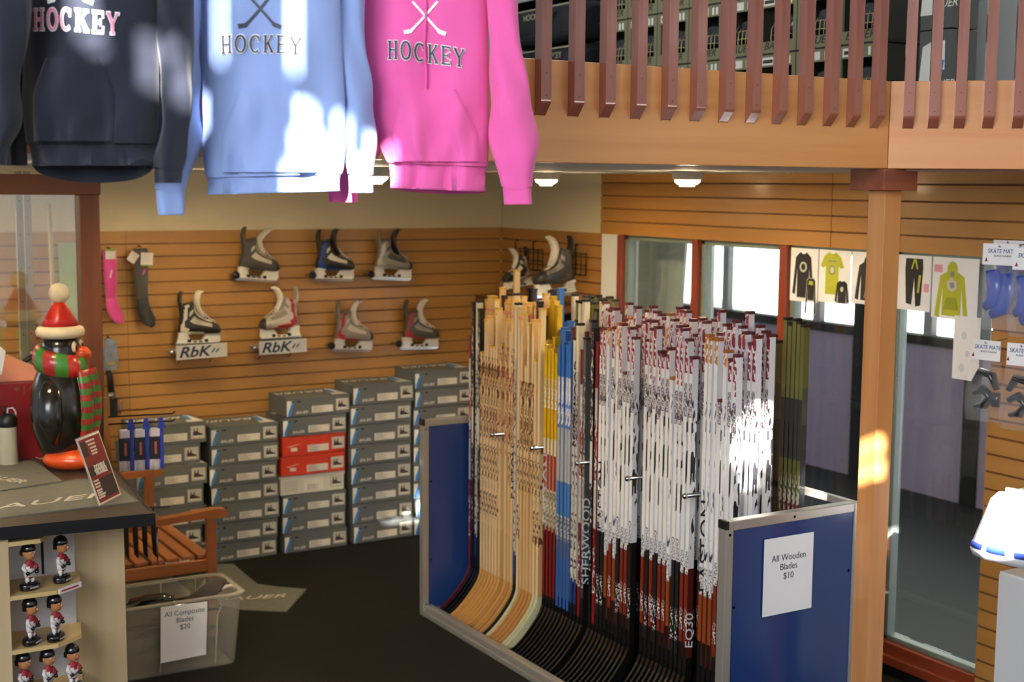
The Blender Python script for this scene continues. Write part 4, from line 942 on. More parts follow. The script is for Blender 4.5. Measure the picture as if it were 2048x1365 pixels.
for px, py, si, lb in bb:
    p = F(px, py, shz[si] + .004); p.z = shz[si] + .0025
    p.y = min(max(p.y, 5.035), 5.150); p.x = max(p.x, .915)
    lb = 'helmeted hockey player ' + lb
    if bsrc is None: bsrc = bobble(lb, p, R(22)); bsrc.scale = (.93,) * 3
    else: o = dup(bsrc, p, (0, 0, R(22) + random.uniform(.0, .5)), lb)
# mats on the counter
felt = mat('grey_felt_mat', '6c6b62', 0.95, var=0.25, vscale=40, bump=0.4, bscale=900); feltp = mat('felt_print', 'b8b4a4', 0.9)
def mat_poly(label, pts, z, th=.005):
    m = M(); m.prism([(p.x, p.y) for p in pts], z, z + th, 'z'); o = m.build('counter_mat', felt, None, bevel=0.001); return tag(o, label, 'mat', None)
o = mat_poly('grey felt mat with printed lettering along the counter front edge', [F(-300, 1000, 1.055), F(0, 985, 1.055), F(160, 958, 1.055), F(222, 962, 1.055), F(277, 1003, 1.055), F(0, 1036, 1.055), F(-300, 1055, 1.055)], 1.0505)
q = F(75, 1006, 1.056); text('BAUER', .105, feltp, o, (q.x, q.y, 1.0562), rot=(0, 0, R(4)), shear=.35, sx=1.7)
o = mat_poly('grey felt mat with white lettering behind the front counter mat', [F(-200, 925, 1.062), F(0, 922, 1.062), F(70, 922, 1.062), F(125, 962, 1.062), F(0, 980, 1.062), F(-200, 990, 1.062)], 1.0565)
q = F(8, 958, 1.062); text('BAUER', .075, feltp, o, (q.x, q.y, 1.0620), rot=(0, 0, R(-62)), shear=.0, sx=1.1)
# flyer in an acrylic stand
a, b = F(200, 1012, 1.0592), F(243, 990, 1.0592); w_ = (b - a); yaw = math.atan2(w_.y, w_.x); W_ = w_.length
t = thing('flyer_stand', 'acrylic stand with a red and white Double Trouble flyer on the counter', 'flyer', a, (0, 0, yaw))
top = DP(153, 880, ((a.x * HD.x + a.y * HD.y))) - a
Rm = Matrix.Rotation(-yaw, 3, 'Z'); tl = Rm @ top
Tf = Matrix(((1, 0, tl.x / .28, 0), (0, 1, tl.y / .28 + .0, 0), (0, 0, tl.z / .28, 0), (0, 0, 0, 1)))
fl_r = mat('flyer_red', '8e2226', 0.35, coat=.3, var=.5, vscale=35); fl_w = mat('flyer_white', 'e0d8d0', 0.4); fl_b = mat('flyer_dark', '302428', 0.5, var=.4, vscale=50)
def fb(x0, z0, x1, z1, y, m, nm): M().box((x0, y, z0), (x1, y + .0008, z1), 0, Tf).build(nm, m, t)
fb(0, 0, W_, .28, 0.001, fl_w, 'card'); fb(.008, .008, W_ - .008, .272, 0.0, fl_r, 'red_field'); fb(.012, .20, .05, .262, -.001, fl_b, 'player_photo'); fb(.06, .02, W_ - .012, .10, -.001, fl_b, 'player_photo')
fb(.010, .118, W_ - .010, .158, -.0012, fl_b, 'title_band')
for k, (x, z, l) in enumerate([(.055, .255, .07), (.065, .240, .055), (.07, .225, .05), (.07, .212, .05), (.07, .200, .045), (.012, .095, .04), (.012, .082, .045), (.012, .070, .04), (.012, .055, .045), (.012, .045, .04), (.012, .035, .06), (.012, .025, .05)]):
    fb(x, z, min(x + l, W_ - .01), z + .007, -.0022, fl_w, 'text_line')
def ttx(s, size, x, z):
    o = text(s, size, fl_w, t, (0, 0, 0), rot=(0, 0, 0), sx=.8, off=.002); me = o.data.copy(); o.data = me
    for v in me.vertices: v.co = Tf @ Vector((x + v.co.x, -.003 - v.co.z, z + v.co.y))
ttx('DOUBLE', .028, W_ / 2, .147); ttx('TROUBLE', .028, W_ / 2, .128)
M().prism([(0, 0), (W_, 0), (W_, .003), (0, .003)], -.003, .003, 'z').build('acrylic_foot', glass('acrylic', (.95, .95, .95), .3), t)
M().box((-.003, .002, 0), (W_ + .003, .004, .283), 0, Tf).build('acrylic_back', milky('acrylic_edge', 'c8c8c4', 0.5), t)

# ------------------------------------------------------------------ penguin
p = F(148, 912, 1.052); pgt = thing('inflated_penguin', 'glossy plastic penguin figure in a Santa hat and striped scarf on the counter', 'penguin figure', (1.27, 5.92, 1.0505), (0, 0, R(56)))
pgb = mat('penguin_black', '17150f', 0.22, coat=0.6); pgw = mat('penguin_cream', 'd8c8a8', 0.35, coat=.4); pgo = mat('penguin_orange', 'e0521c', 0.28, coat=.5); pgr = mat('scarf_red', 'a82420', 0.3, coat=.4); pgg = mat('scarf_green', '3c7a2c', 0.3, coat=.4)
Z = 1.0
# local -Y is the penguin's front
b = M(); b.lathe([(0, .045), (.075, .045), (.100, .09), (.125, .17), (.134, .25), (.128, .33), (.108, .40), (.088, .44), (.080, .48), (.080, .52), (.070, .555), (.04, .575), (0, .58)], 32, 0, None, 1.0,
                 lambda k, i: 1 if (k < 7 and 21 <= i <= 27) else 0)
b.build('body', [pgb, pgw], pgt)
for s in (-1, 1):
    M().tube([(s * .085, .01, .40), (s * .125, .0, .33), (s * .145, -.005, .22), (s * .130, -.015, .12)], [.030, .048, .048, .014], 14, flat=.55).build('wing', pgb, pgt)
    M().ell((s * .058, -.045, .044), (.064, .115, .044), 20).build('foot', pgo, pgt)
    M().ell((s * .035, -.072, .525), (.016, .010, .024), 12).build('eye', pgw, pgt); M().ell((s * .035, -.081, .522), (.008, .005, .013), 10).build('pupil', pgb, pgt)
M().tube([(0, -.065, .500), (0, -.105, .495), (0, -.130, .488)], [.030, .028, .012], 14).build('beak', pgo, pgt)
sc = M(); n = 40; rr = []
for k in range(n):
    a = 2 * PI * k / n; cx, cy = .088 * math.cos(a), .088 * math.sin(a); z = .455 + .022 * math.sin(a); rr.append([(cx + .030 * math.cos(q) * math.cos(a), cy + .030 * math.cos(q) * math.sin(a), z + .056 * math.sin(q)) for q in [2 * PI * i / 14 for i in range(14)]])
rr.append(rr[0]); sc.rings(rr, 0, True, False, None, lambda k, i: (k // 3) % 2); sc.build('scarf', [pgr, pgg], pgt)
for x0, z1, ln in ((-.052, .43, 13), (.030, .43, 13)):
    te = M(); rr = []
    for k in range(ln * 3 + 1):
        z = z1 - k * .0085; o_ = -.112 - .022 * math.sin((.43 - z) / .3 * 3.0); xx = x0 + (.010 if x0 > 0 else -.010) * math.sin(k * .1)
        rr.append([(xx + .042 * math.cos(q), o_ + (.0 if x0 > .05 else 0) + (.020 + .002 * abs(math.sin(k * PI / 3))) * math.sin(q), z) for q in [2 * PI * i / 12 for i in range(12)]])
    te.rings(rr, 0, True, True, None, lambda k, i: (k // 3) % 2); te.build('scarf_tail', [pgr, pgg], pgt)
M().lathe([(.0, .560), (.080, .560), (.098, .572), (.101, .588), (.094, .604), (.078, .612), (0, .612)], 28).build('hat_brim', pgw, pgt)
M().lathe([(.080, .608), (.060, .65), (.030, .70), (.020, .715), (0, .716)], 28).build('hat_cone', mat('hat_red', 'b41c10', .35, coat=.3), pgt)
M().ell((0, 0, .748), (.044, .044, .044), 24).build('pompom', pgw, pgt)
# things around the penguin
p = F(22, 918, 1.0505)
t = thing('water_bottle', 'tall translucent white squeeze bottle with a black cap at the left', 'bottle', (1.068, 6.05, 1.0505))
M().lathe([(0, 0), (.036, 0), (.038, .01), (.037, .07), (.035, .13), (.036, .17), (.034, .18)], 20).build('bottle_body', mat('frosted_plastic', 'b8b49c', .35), t)
M().lathe([(.037, .172), (.040, .18), (.040, .205), (.030, .225), (.010, .23), (0, .232)], 20).build('cap', blackp, t)
M().tube([(-.012, 0, .225), (-.012, 0, .262)], .006, 8).build('spout', blackp, t)
M().tube([(.0, 0, .225), (.002, 0, .25), (.022, 0, .252), (.034, 0, .235), (.032, 0, .19)], .004, 8).build('carry_loop', white, t)
a = YP(2, 900, 6.2); b = YP(92, 752, 6.2)
t = thing('red_gift_bag', 'dark red bag with a green emblem behind the penguin', 'bag', (a.x - .12, 6.17, 1.0505))
M().prism([(0, 0), (.34, 0), (.33, .335), (.01, .34)], 0, .09, 'y').build('bag', mat('bag_red', '7c1a20', .4, coat=.2), t, bevel=0.006)
M().lathe([(.030, -.002), (.030, 0), (.021, 0), (.021, -.002)], 24, 0, Matrix.Translation((.30, 0, .13)) @ Matrix.Rotation(R(90), 4, 'X')).build('round_emblem', mat('emblem_green', '5e7440', .6), t)
text('* ! *', .05, mat('emblem_green', '5e7440', .6), t, (.22, -.001, .305))
t = thing('paper_folder', 'salmon pink paper sheet poking out behind the bottle', 'paper', (a.x - .05, 6.264, 1.30))
M().prism([(0, -.06), (.235, -.06), (.235, .14), (.06, .225), (.0, .20)], 0, .004, 'y').build('sheet', mat('salmon_paper', 'e09880', .7), t)
tag(M().tube([YP(44, 745, 6.285), YP(50, 722, 6.285), YP(64, 714, 6.285), YP(76, 722, 6.285), YP(84, 748, 6.285), YP(86, 800, 6.285), YP(84, 900, 6.285)], .013, 10).build('black_hose', blackp), 'curved black rubber tube arching behind the pink paper', 'tube')
tag(M().tube([F(48, 905, 1.053), F(62, 885, 1.056), F(80, 888, 1.055), F(84, 905, 1.054), F(70, 915, 1.0535), F(80, 918, 1.0535), F(98, 914, 1.0535)], .0026, 6).build('power_cord', mat('cord_cream', 'b8a878', .5)), 'thin cream power cord lying beside the penguin foot', 'cord')
tag(M().prism([(0, 0), (.06, 0), (.08, .10), (.03, .15), (0, .14)], 0, .004, 'y').build('white_paper', paper, None, (a.x - .06, 6.12, 1.44)), 'white paper corner at the left edge above the red bag', 'paper')

# ------------------------------------------------------------------ hanging goods at the counter side
hk = thing('wire_hook_rack', 'black wire hooks on the counter end holding packaged laces and straps', 'hook rack', (1.56, 6.2, 0))
M().box((-.03, .082, .55), (.0, .098, 1.28)).build('back_strip', wood('hook_strip', 'b07a40', '9a6832', 2), hk)
for z in (1.19, 1.155): M().tube([(-.01, .085, z), (.26, -.02, z + .01), (.275, -.02, z + .02)], .0035, 6).build('wire_hook', black, hk)
M().tube([(-.01, .085, .755), (.24, -.02, .76)], .0035, 6).build('wire_hook', black, hk)
lw = mat('lace_white', 'd4ccd0', .8); lb_ = mat('pack_blue', '2c3c9c', .3, coat=.4); ln_ = mat('pack_navy', '1c1e2c', .5); lo = mat('pack_orange', 'b85a3c', .6)
lsrc = None
for k in range(3):
    lb = ['leftmost', 'middle', 'rightmost'][k] + ' blue and navy pack of white laces hanging on the counter hooks'
    loc = (1.595 + k * .067, 6.17 - k * .008, 0.955)
    if lsrc is None:
        lsrc = t = thing('lace_pack', lb, 'laces', loc, (0, 0, R(-10)), 'lace packs on the counter hooks')
        M().box((-.026, -.012, .045), (.026, .012, .150)).build('band', ln_, t, bevel=.004)
        M().box((-.024, -.014, .150), (.024, .014, .190)).build('folded_laces', lw, t, bevel=.006)
        for i in range(7): M().tube([(-.022 + i * .0073, random.uniform(-.006, .006), .065), (-.024 + i * .0078, random.uniform(-.01, .01), .02), (-.025 + i * .0085, random.uniform(-.01, .01), -.005)], .0045, 6).build('lace_end', lw, t)
        M().box((.022, -.017, .0), (.038, .0, .19)).build('blue_strap', lb_, t, bevel=.003)
        M().prism([(.010, .18), (.020, .235), (.035, .24), (.048, .19)], -.012, .004, 'y').build('blue_tab', lb_, t); M().box((-.003, -.0135, .07), (.007, -.012, .128)).build('orange_mark', lo, t)
    else: dup(lsrc, loc, (0, 0, R(-10)), lb)
gsrc = None
for k in range(4):
    lb = ['leftmost', 'second', 'third', 'rightmost'][k] + ' black skate guard strap hanging over the bench seat'
    loc = (1.600 + k * .040, 6.215 - .012 * k, 0.0)
    if gsrc is None:
        gsrc = t = thing('hanging_strap', lb, 'strap', loc, (0, 0, R(-8)), 'black straps over the bench')
        M().tube([(0, 0, .765), (0, -.004, .70), (.002, 0, .62), (.004, 0, .55), (.012, .0, .53)], [.006, .012, .012, .010, .004], 8).build('strap', blackp, t)
        M().box((-.008, -.008, .715), (.008, .004, .75)).build('blue_header', stkb, t, bevel=.002)
    else: dup(gsrc, loc, (0, 0, R(-8)), lb)
# small packs and socks on the slatwall
sk_p = mat('sock_pink', 'e0509c', .9, bump=.2, bscale=300, sheen=.3); sk_l = mat('sock_pale_pink', 'e890b8', .9); sk_g = mat('sock_grey', '5a5852', .9, bump=.2, bscale=300); sk_d = mat('sock_dark', '3c3c3c', .9, var=.6, vscale=30)
def sock(label, px, py, mleg, mfoot, cards, s=1.0):
    p = YP(px, py, 8.0); t = thing('sock', label, 'socks', p, (0, 0, 0), None); t.scale = (s,) * 3
    pts = [(0, 0, 0), (0, 0, -.10), (.002, 0, -.22), (.004, 0, -.30)]; r = [.042, .042, .036, .034]
    M().tube(pts, r, 16, flat=.35).build('leg', mleg, t)
    M().tube([(.004, 0, -.295), (.008, 0, -.34), (.022, 0, -.385), (.048, 0, -.425), (.066, 0, -.455)], [.034, .038, .040, .036, .014], 16, flat=.4).build('foot', mfoot, t)
    M().tube([(0, .06, .012), (0, -.01, .010)], .004, 6).build('hook', black, t)
    for (x, z, w_, h_, m_, rot) in cards: M().box((-w_ / 2, -.002, -h_ / 2), (w_ / 2, 0, h_ / 2)).build('card', m_, t, (x, -.020, z), (0, rot, 0))
    return t
grn = mat('card_green', '7ea83c', .6); crd = mat('card_white', 'dcd4cc', .6)
o = sock('pink sock with a white stripe mark beside the brown partition frame', 219, 500, sk_p, sk_p, [(0, -.03, .06, .05, crd, 0), (.0, .0, .06, .012, grn, 0)], .95)
M().prism([(0, 0), (.012, .05), (.022, .05), (.012, 0)], 0, .002, 'y').build('stripe_mark', lw, o, (-.01, -.020, -.17))
o = sock('grey sock with a patterned foot and white price card on the slatwall', 281, 497, sk_g, sk_d, [(.03, -.06, .07, .07, crd, .06), (-.05, -.05, .05, .06, crd, .6), (.03, -.098, .07, .008, grn, .06)], 1.02)
M().prism([(0, 0), (.012, .03), (.022, .03), (.012, 0)], 0, .002, 'y').build('stripe_mark', sk_p, o, (.0, -.020, -.15))
p = YP(221, 740, 8.0); t = thing('small_pack', 'small silver and blue blister pack hanging below the pink sock', 'pack', p, (0, 0, 0))
M().prism([(-.035, 0), (.03, .0), (.042, .05), (.040, .12), (.030, .17), (.0, .19), (-.03, .18), (-.04, .1)], -.02, .01, 'y').build('pack', mat('pack_silver', '9aa4b4', .3, metal=.3, var=.6, vscale=30), t, bevel=.005)
M().box((-.022, -.022, .03), (.022, -.02, .05)).build('stripe', mat('pack_yellow', 'b8a048', .5), t); M().tube([(0, .06, .19), (0, -.02, .185)], .004, 6).build('hook', black, t)
p = YP(222, 835, 8.0); t = thing('skate_tool', 'black handled tool hanging low beside the brown partition frame', 'tool', p, (0, 0, 0))
M().tube([(-.01, 0, .28), (0, 0, .24), (.004, 0, .15)], [.014, .018, .020], 12).build('handle', blackp, t); M().tube([(.004, 0, .15), (.004, 0, .11)], [.024, .026], 12).build('collar', steel, t)
M().box((-.025, -.02, .0), (.035, .02, .11)).build('body', blackp, t, bevel=.004); M().tube([(.035, 0, .10), (.055, -.02, .11), (.05, -.02, .02), (.035, 0, .02)], .0025, 6).build('wire_handle', steel, t)
M().tube([(.004, .06, .25), (.004, -.01, .25)], .004, 6).build('hook', black, t)

# ------------------------------------------------------------------ bench
teak = wood('bench_teak', 'a0602e', '8a4e24', 1, 0.4, 0.25, 0.7); teakx = wood('bench_teak_x', 'a0602e', '8a4e24', 0, 0.4, 0.25, 0.7); teakz = wood('bench_teak_z', 'a0602e', '8a4e24', 2, 0.4, 0.25, 0.7)
bn = thing('wooden_bench', 'slatted brown wooden bench between the counter and the box stacks', 'bench', (0, 0, 0))
bx0, bx1, by0, by1, bz = 1.62, 2.10, 6.46, 7.60, .40
for k in range(6):
    x = bx0 + .02 + k * .078; M().box((x, by0 + .04, bz), (x + .062, by1 - .04, bz + .018)).build('seat_slat', teak, bn, bevel=.003)
for yy in (by0, by1 - .035):
    M().prism([(bx0 - .02, .615), (bx0 + .12, .630), (bx0 + .30, .640), (bx1 + .0, .655), (bx1 + .06, .650), (bx1 + .075, .628), (bx1 + .05, .605), (bx1 - .02, .612), (bx0 + .3, .608), (bx0 + .1, .592), (bx0 - .02, .585)], yy - .012, yy + .048, 'y').build('armrest', teakx, bn, bevel=.006)
    M().box((bx1 - .035, yy, 0), (bx1 + .015, yy + .035, .612)).build('front_leg', teakz, bn, bevel=.003)
    M().box((bx0 - .05, yy, 0), (bx0 - .005, yy + .035, .86)).build('back_leg', teakz, bn, bevel=.003)
    M().box((bx0 - .01, yy + .004, bz - .06), (bx1 - .03, yy + .031, bz)).build('side_rail', teakx, bn, bevel=.003)
M().box((bx1 - .03, by0 + .03, bz - .06), (bx1 - .005, by1 - .03, bz)).build('front_rail', teak, bn, bevel=.003)
M().box((bx0 - .045, by0 + .03, .80), (bx0 - .015, by1 - .03, .86)).build('back_rail', teak, bn, bevel=.003)
for k in range(9): M().box((bx0 - .04, by0 + .10 + k * .115, .44), (bx0 - .025, by0 + .13 + k * .115, .80)).build('back_slat', teakz, bn)
for yy in (by0 + .004, by1 - .03): M().tube([(bx0 + .2, yy + .012, bz), (bx0 + .2, yy + .012, .60)], .004, 6).build('rod', steel, bn)
M().box((1.70, 6.60, 0), (2.02, 7.3, .20)).build('under_bench_box', blackp); tag(bpy.data.objects['under_bench_box'], 'dark box stored under the slatted wooden bench', 'box')
# ------------------------------------------------------------------ translucent bin with blades
tub = milky('translucent_plastic', 'c4c2b4', 0.17, .25)
tb = thing('storage_bin', 'translucent plastic bin full of black stick blades on the floor', 'bin', (1.80, 6.205, 0), (0, 0, R(-1)))
def frame_ring(m, w0, d0, z0, w1, d1, z1, th):
    r = .05
    def rr(w_, d_, z):
        pts = []
        for cx, cy, a0 in ((w_ / 2 - r, d_ / 2 - r, 0), (-w_ / 2 + r, d_ / 2 - r, 90), (-w_ / 2 + r, -d_ / 2 + r, 180), (w_ / 2 - r, -d_ / 2 + r, 270)):
            for k in range(6): a = R(a0 + 18 * k); pts.append((cx + r * math.cos(a), cy + r * math.sin(a), z))
        return pts
    m.rings([rr(w0, d0, z0), rr(w1, d1, z1), rr(w1 - th * 2, d1 - th * 2, z1), rr(w0 - th * 2, d0 - th * 2, z0 + th)], 0, True, False)
m = M(); frame_ring(m, .54, .33, .0, .60, .37, .335, .004); m.box((-.25, -.15, .001), (.25, .15, .005)); m.build('tub', tub, tb)
m = M(); frame_ring(m, .60, .37, .335, .628, .398, .350, .014); m.build('rim', milky('translucent_rim', 'd0ccb8', 0.5, .25), tb)
for x in (-.10, .16): M().tube([(x, -.172, .02), (x + .01, -.187, .26), (x + .03, -.19, .30), (x + .10 if x < 0 else x + .02, -.191, .315)], .004, 6).build('moulded_rib', milky('translucent_rim', 'd0ccb8', 0.5, .25), tb)
for x in (-.17, .0, .17): M().box((x, .178, .20), (x + .006, .184, .335)).build('moulded_rib', milky('translucent_rim', 'd0ccb8', 0.5, .25), tb)
rb2 = random.Random(3)
for k in range(16):
    x0, y0 = rb2.uniform(-.20, .06), rb2.uniform(-.11, .10); z0 = .09 + .0155 * k; a = rb2.uniform(-.5, .4)
    pts = [(0, 0, 0), (.08, 0, .012), (.16, 0, .016), (.21, 0, .004)]
    o = M().tube(pts, [.018, .030, .026, .006], 10, flat=.22).build('composite_blade', blk_bl, None, (1.80 + x0, 6.205 + y0, z0), (rb2.uniform(-.6, .6), rb2.uniform(-.15, .15), a))
    tag(o, 'black composite stick blade heaped inside the translucent bin', 'stick blade', 'blades in the bin')
o = M().tube([(-.20, 0, -.05), (-.05, 0, .0), (.02, 0, .02), (.07, 0, .0)], [.022, .034, .036, .01], 12, flat=.2).build('composite_blade', mat('brown_blade', '3c342c', .5), None, (2.0, 6.17, .345), (R(60), R(-22), R(8)))
tag(o, 'dull brown stick blade poking up at the right of the bin', 'stick blade')
o = M().tube([(0, 0, 0), (.02, 0, .012), (.045, 0, .012), (.06, 0, 0)], [.01, .016, .016, .01], 10, flat=.5).build('plastic_wrap', mat('wrap', 'b8b4ac', .3), None, (2.03, 6.13, .34)); tag(o, 'crumpled pale wrapping in the right corner of the bin', 'wrapping')
q0 = YP(322, 1215, 6.0); q1 = YP(412, 1203, 6.0)
o = M().prism([(q0.x - .006, .075), (1.905, .080), (1.915, .333), (q0.x, .338)], 6.004, 6.006, 'y').build('price_sign', paper); tag(o, 'white paper sign reading All Composite Blades $20 on the bin', 'sign')
text('All Composite\nBlades\n$20', .034, ink, o, (1.808, 6.0035, .265), sx=.95)
# floor mat
pts = [F(432, 1130), F(467, 1130), F(490, 1150), F(515, 1170), F(560, 1176), F(613, 1180), F(573, 1226), F(482, 1222), F(380, 1200)]
m = M(); m.prism([(p.x, p.y) for p in pts], 0.0, .005, 'z'); o = m.build('floor_mat', felt); tag(o, 'grey lettered mat lying on the black floor right of the bin', 'mat')
q = F(500, 1198); text('BAUER', .085, feltp, o, (q.x, q.y, .0056), rot=(0, 0, R(-18)), shear=.3, sx=1.5)
# ------------------------------------------------------------------ puck lamps under the ceiling
lens = emit('lamp_lens', 'fff0d8', 1.0)
lb_n = lens.node_tree.nodes['Principled BSDF']; lb_n.inputs['Emission Color'].default_value = (1.0, 0.74, 0.40, 1); lb_n.inputs['Emission Strength'].default_value = 14
bulb = emit('lamp_bulb', 'fff0d8', 1.0); bulb_n = bulb.node_tree.nodes['Principled BSDF']; bulb_n.inputs['Emission Color'].default_value = (1.0, 0.76, 0.44, 1); bulb_n.inputs['Emission Strength'].default_value = 1150
lsrc = None
for i, (x, y, lb) in enumerate([(3.9, 5.022, 'round ceiling lamp glowing right of the pink sweatshirt, nearest the post'), (3.9, 6.248, 'round ceiling lamp half hidden behind the pink sweatshirt cuff'),
        (2.4, 7.0, 'unseen round ceiling lamp added over the middle box stacks'), (0.9, 7.2, 'unseen round ceiling lamp added over the left of the slatwall'), (2.4, 5.2, 'unseen round ceiling lamp added over the middle of the shop floor'), (0.8, 5.3, 'unseen round ceiling lamp added over the sales counter')]):  # last four lamps are out of sight, added to light the shop
    if lsrc is None:
        lsrc = t = thing('ceiling_lamp', lb, 'lamp', (x, y, ZC), (0, 0, 0), 'round lamps under the ceiling')
        M().lathe([(0, -.001), (.088, -.001), (.088, -.006), (.070, -.012), (.068, -.036), (.062, -.040), (0, -.040)], 32).build('housing', mat('lamp_housing', 'd8d4c4', .4), t)
        M().lathe([(.060, -.038), (.058, -.050), (.045, -.060), (.025, -.066), (0, -.068)], 32).build('lens', lens, t)
        M().lathe([(0, -.0695), (.034, -.0695), (.034, -.0685), (0, -.0685)], 24).build('bulb', bulb, t)
    else: dup(lsrc, (x, y, ZC), (0, 0, 0), lb)

# ------------------------------------------------------------------ printed posters on the window
def poster(label, px0, px1, py1, parts, name='poster'):
    a = XP(px0, 500, 4.645).y; b = XP(px1, 500, 4.645).y; z1 = 1.972; z0 = XP((px0 + px1) / 2, py1, 4.645).z
    t = thing(name, label, 'poster', (4.648, (a + b) / 2, (z0 + z1) / 2)); w2, h2 = (a - b) / 2, (z1 - z0) / 2
    M().box((-.0006, -w2 + .002, -h2), (.0006, w2 - .002, h2)).build('sheet', paper, t)
    for i, (nm, poly, m) in enumerate(parts):
        M().prism([(-p[0] * w2, p[1] * h2) for p in poly], -.0012 - .0004 * i, -.0006 - .0004 * i, 'x').build(nm, m, t)
    return t, w2, h2
gb = mat('garment_black', '1e1e20', .7); gy = mat('garment_lime', 'b8bc30', .7); gg = mat('garment_grey', '8a8a88', .7); pkt = mat('pink_handwriting', 'e0a0b0', .8); emb = mat('emblem_grey', 'c8c8b4', .7)
def circ(cx, cy, r, ry=None, n=16): return [(cx + r * math.cos(2 * PI * k / n), cy + (ry or r) * math.sin(2 * PI * k / n)) for k in range(n)]
def shirt(cx, cy, w_, h_, sl):   # sl: sleeve end height
    return [(cx - w_ * .3, cy + h_), (cx - w_ * .1, cy + h_ * .92), (cx + w_ * .1, cy + h_ * .92), (cx + w_ * .3, cy + h_), (cx + w_ * .72, cy + h_ * .78), (cx + w_, cy + sl), (cx + w_ * .74, cy + sl - .06), (cx + w_ * .56, cy + h_ * .35),
            (cx + w_ * .56, cy - h_), (cx - w_ * .56, cy - h_), (cx - w_ * .56, cy + h_ * .35), (cx - w_ * .74, cy + sl - .06), (cx - w_, cy + sl), (cx - w_ * .72, cy + h_ * .78)]
poster('poster of a black long-sleeved shirt, leftmost on the window', 1581, 1637, 604, [('garment', shirt(-.05, .0, .75, .85, -.7), gb), ('emblem', circ(-.05, .30, .26, .20), emb), ('emblem_centre', circ(-.05, .30, .15, .12), gb),
       ('small_garment_edge', shirt(.55, -.5, .42, .44, -.9), emb), ('small_garment', shirt(.55, -.5, .38, .41, -.88), gb), ('emblem', [(.4, -.35), (.7, -.35), (.7, -.2), (.4, -.2)], gy)])
poster('poster of a lime T-shirt with a small black T-shirt', 1638, 1703, 607, [('garment', shirt(-.15, .12, .72, .80, .25), gy), ('emblem', circ(-.15, .25, .18, .18), gg), ('emblem_centre', circ(-.15, .25, .11, .12), emb), ('garment_print', [(-.4, .55), (.1, .55), (.1, .61), (-.4, .61)], gg), ('small_garment', shirt(.5, -.55, .42, .42, -.35), gb), ('emblem', circ(.5, -.45, .1), emb)])
poster('poster of a black hooded top half hidden behind the post', 1704, 1770, 610, [('garment', shirt(.05, -.1, .8, .75, -.7), gb), ('hood', circ(.05, .62, .28, .26), gb), ('pocket', [(-.2, -.75), (.3, -.75), (.2, -.4), (-.1, -.4)], gg)])
poster('poster of black track pants just right of the post', 1797, 1864, 622, [('garment', [(-.52, .88), (.48, .88), (.52, .55), (.42, -.80), (.12, -.85), (.0, .2), (-.12, -.80), (-.45, -.75), (-.55, .5)], gb), ('waist_tie', [(-.2, .5), (-.05, .86), (.1, .86), (.22, .5), (.15, .5), (.02, .8), (-.12, .5)], gy), ('leg_print', [(.2, -.35), (.32, -.35), (.42, .3), (.28, .3)], gy), ('handwriting', [(.6, -.3), (.9, -.3), (.9, 0), (.6, 0)], pkt)])
poster('poster of a lime hooded top beside the hanging bags', 1866, 1960, 640, [('garment', shirt(-.12, -.18, .72, .72, -.75), gy), ('hood', circ(-.12, .62, .22, .26), gy), ('hood_opening', circ(-.12, .46, .09, .1), gg), ('emblem', [(-.35, .2), (-.15, .35), (.08, .22), (.12, .0), (-.1, -.12), (-.3, -.02)], emb), ('emblem_centre', [(-.22, .18), (-.05, .2), (.0, .04), (-.16, .0)], gg), ('pocket', [(-.45, -.7), (.2, -.7), (.08, -.3), (-.33, -.3)], mat('lime_seam', '9ca028', .7)), ('handwriting', [(-.9, .5), (-.55, .5), (-.55, .75), (-.9, .75)], pkt)])
a, b = XP(1909, 640, 4.640), XP(1956, 765, 4.640)
t = thing('paper_sheet', 'translucent white sheet hanging below the lime hooded top poster', 'paper', (4.640, (a.y + b.y) / 2, (a.z + b.z) / 2)); h2 = (a.z - b.z) / 2; w2 = (a.y - b.y) / 2
M().box((-.0006, -w2, -h2), (.0006, w2, h2 + .02)).build('sheet', paper, t)
for k, (u, v, r) in enumerate([(-.2, .5, .2), (.1, -.1, .16), (-.3, -.6, .22)]): M().prism([(-p[0] * w2, p[1] * h2) for p in circ(u, v, r, r * .7)], -.001, -.0006, 'x').build('faint_print', mat('faint_print', 'd4d6de', .8), t)
# folded banner standing in the lobby behind the first pane
bnr = mat('banner_grey', 'b4b8b4', .7, var=.1, vscale=4)
a, b, c_ = XP(1256, 470, 5.0), XP(1372, 470, 5.0), XP(1350, 620, 5.0)
t = thing('draped_banner', 'pale grey draped banner hanging behind the first window pane', 'banner', (5.0, 0, 0))
m = M(); n = 16; rows_ = []
for j in range(9):
    f = j / 8; z = a.z + .25 - (a.z + .25 - .55) * f; yl = a.y; yr = b.y + (c_.y - b.y) * f * 1.4; rows_.append([(.015 * math.sin(i * 1.3 + f), yl + (yr - yl) * i / n, z) for i in range(n + 1)] + [(.02 + .015 * math.sin(i * 1.3 + f), yl + (yr - yl) * i / n, z) for i in range(n, -1, -1)])
m.rings(rows_, 0, False, True); m.build('cloth', bnr, t)
M().box((-.02, b.y - .3, a.z + .25), (.04, a.y + .3, a.z + .28)).build('top_bar', alu, t)
for yy in (b.y - .25, a.y + .25): M().box((0, yy, 0), (.02, yy + .02, a.z + .28)).build('stand_leg', alu, t)

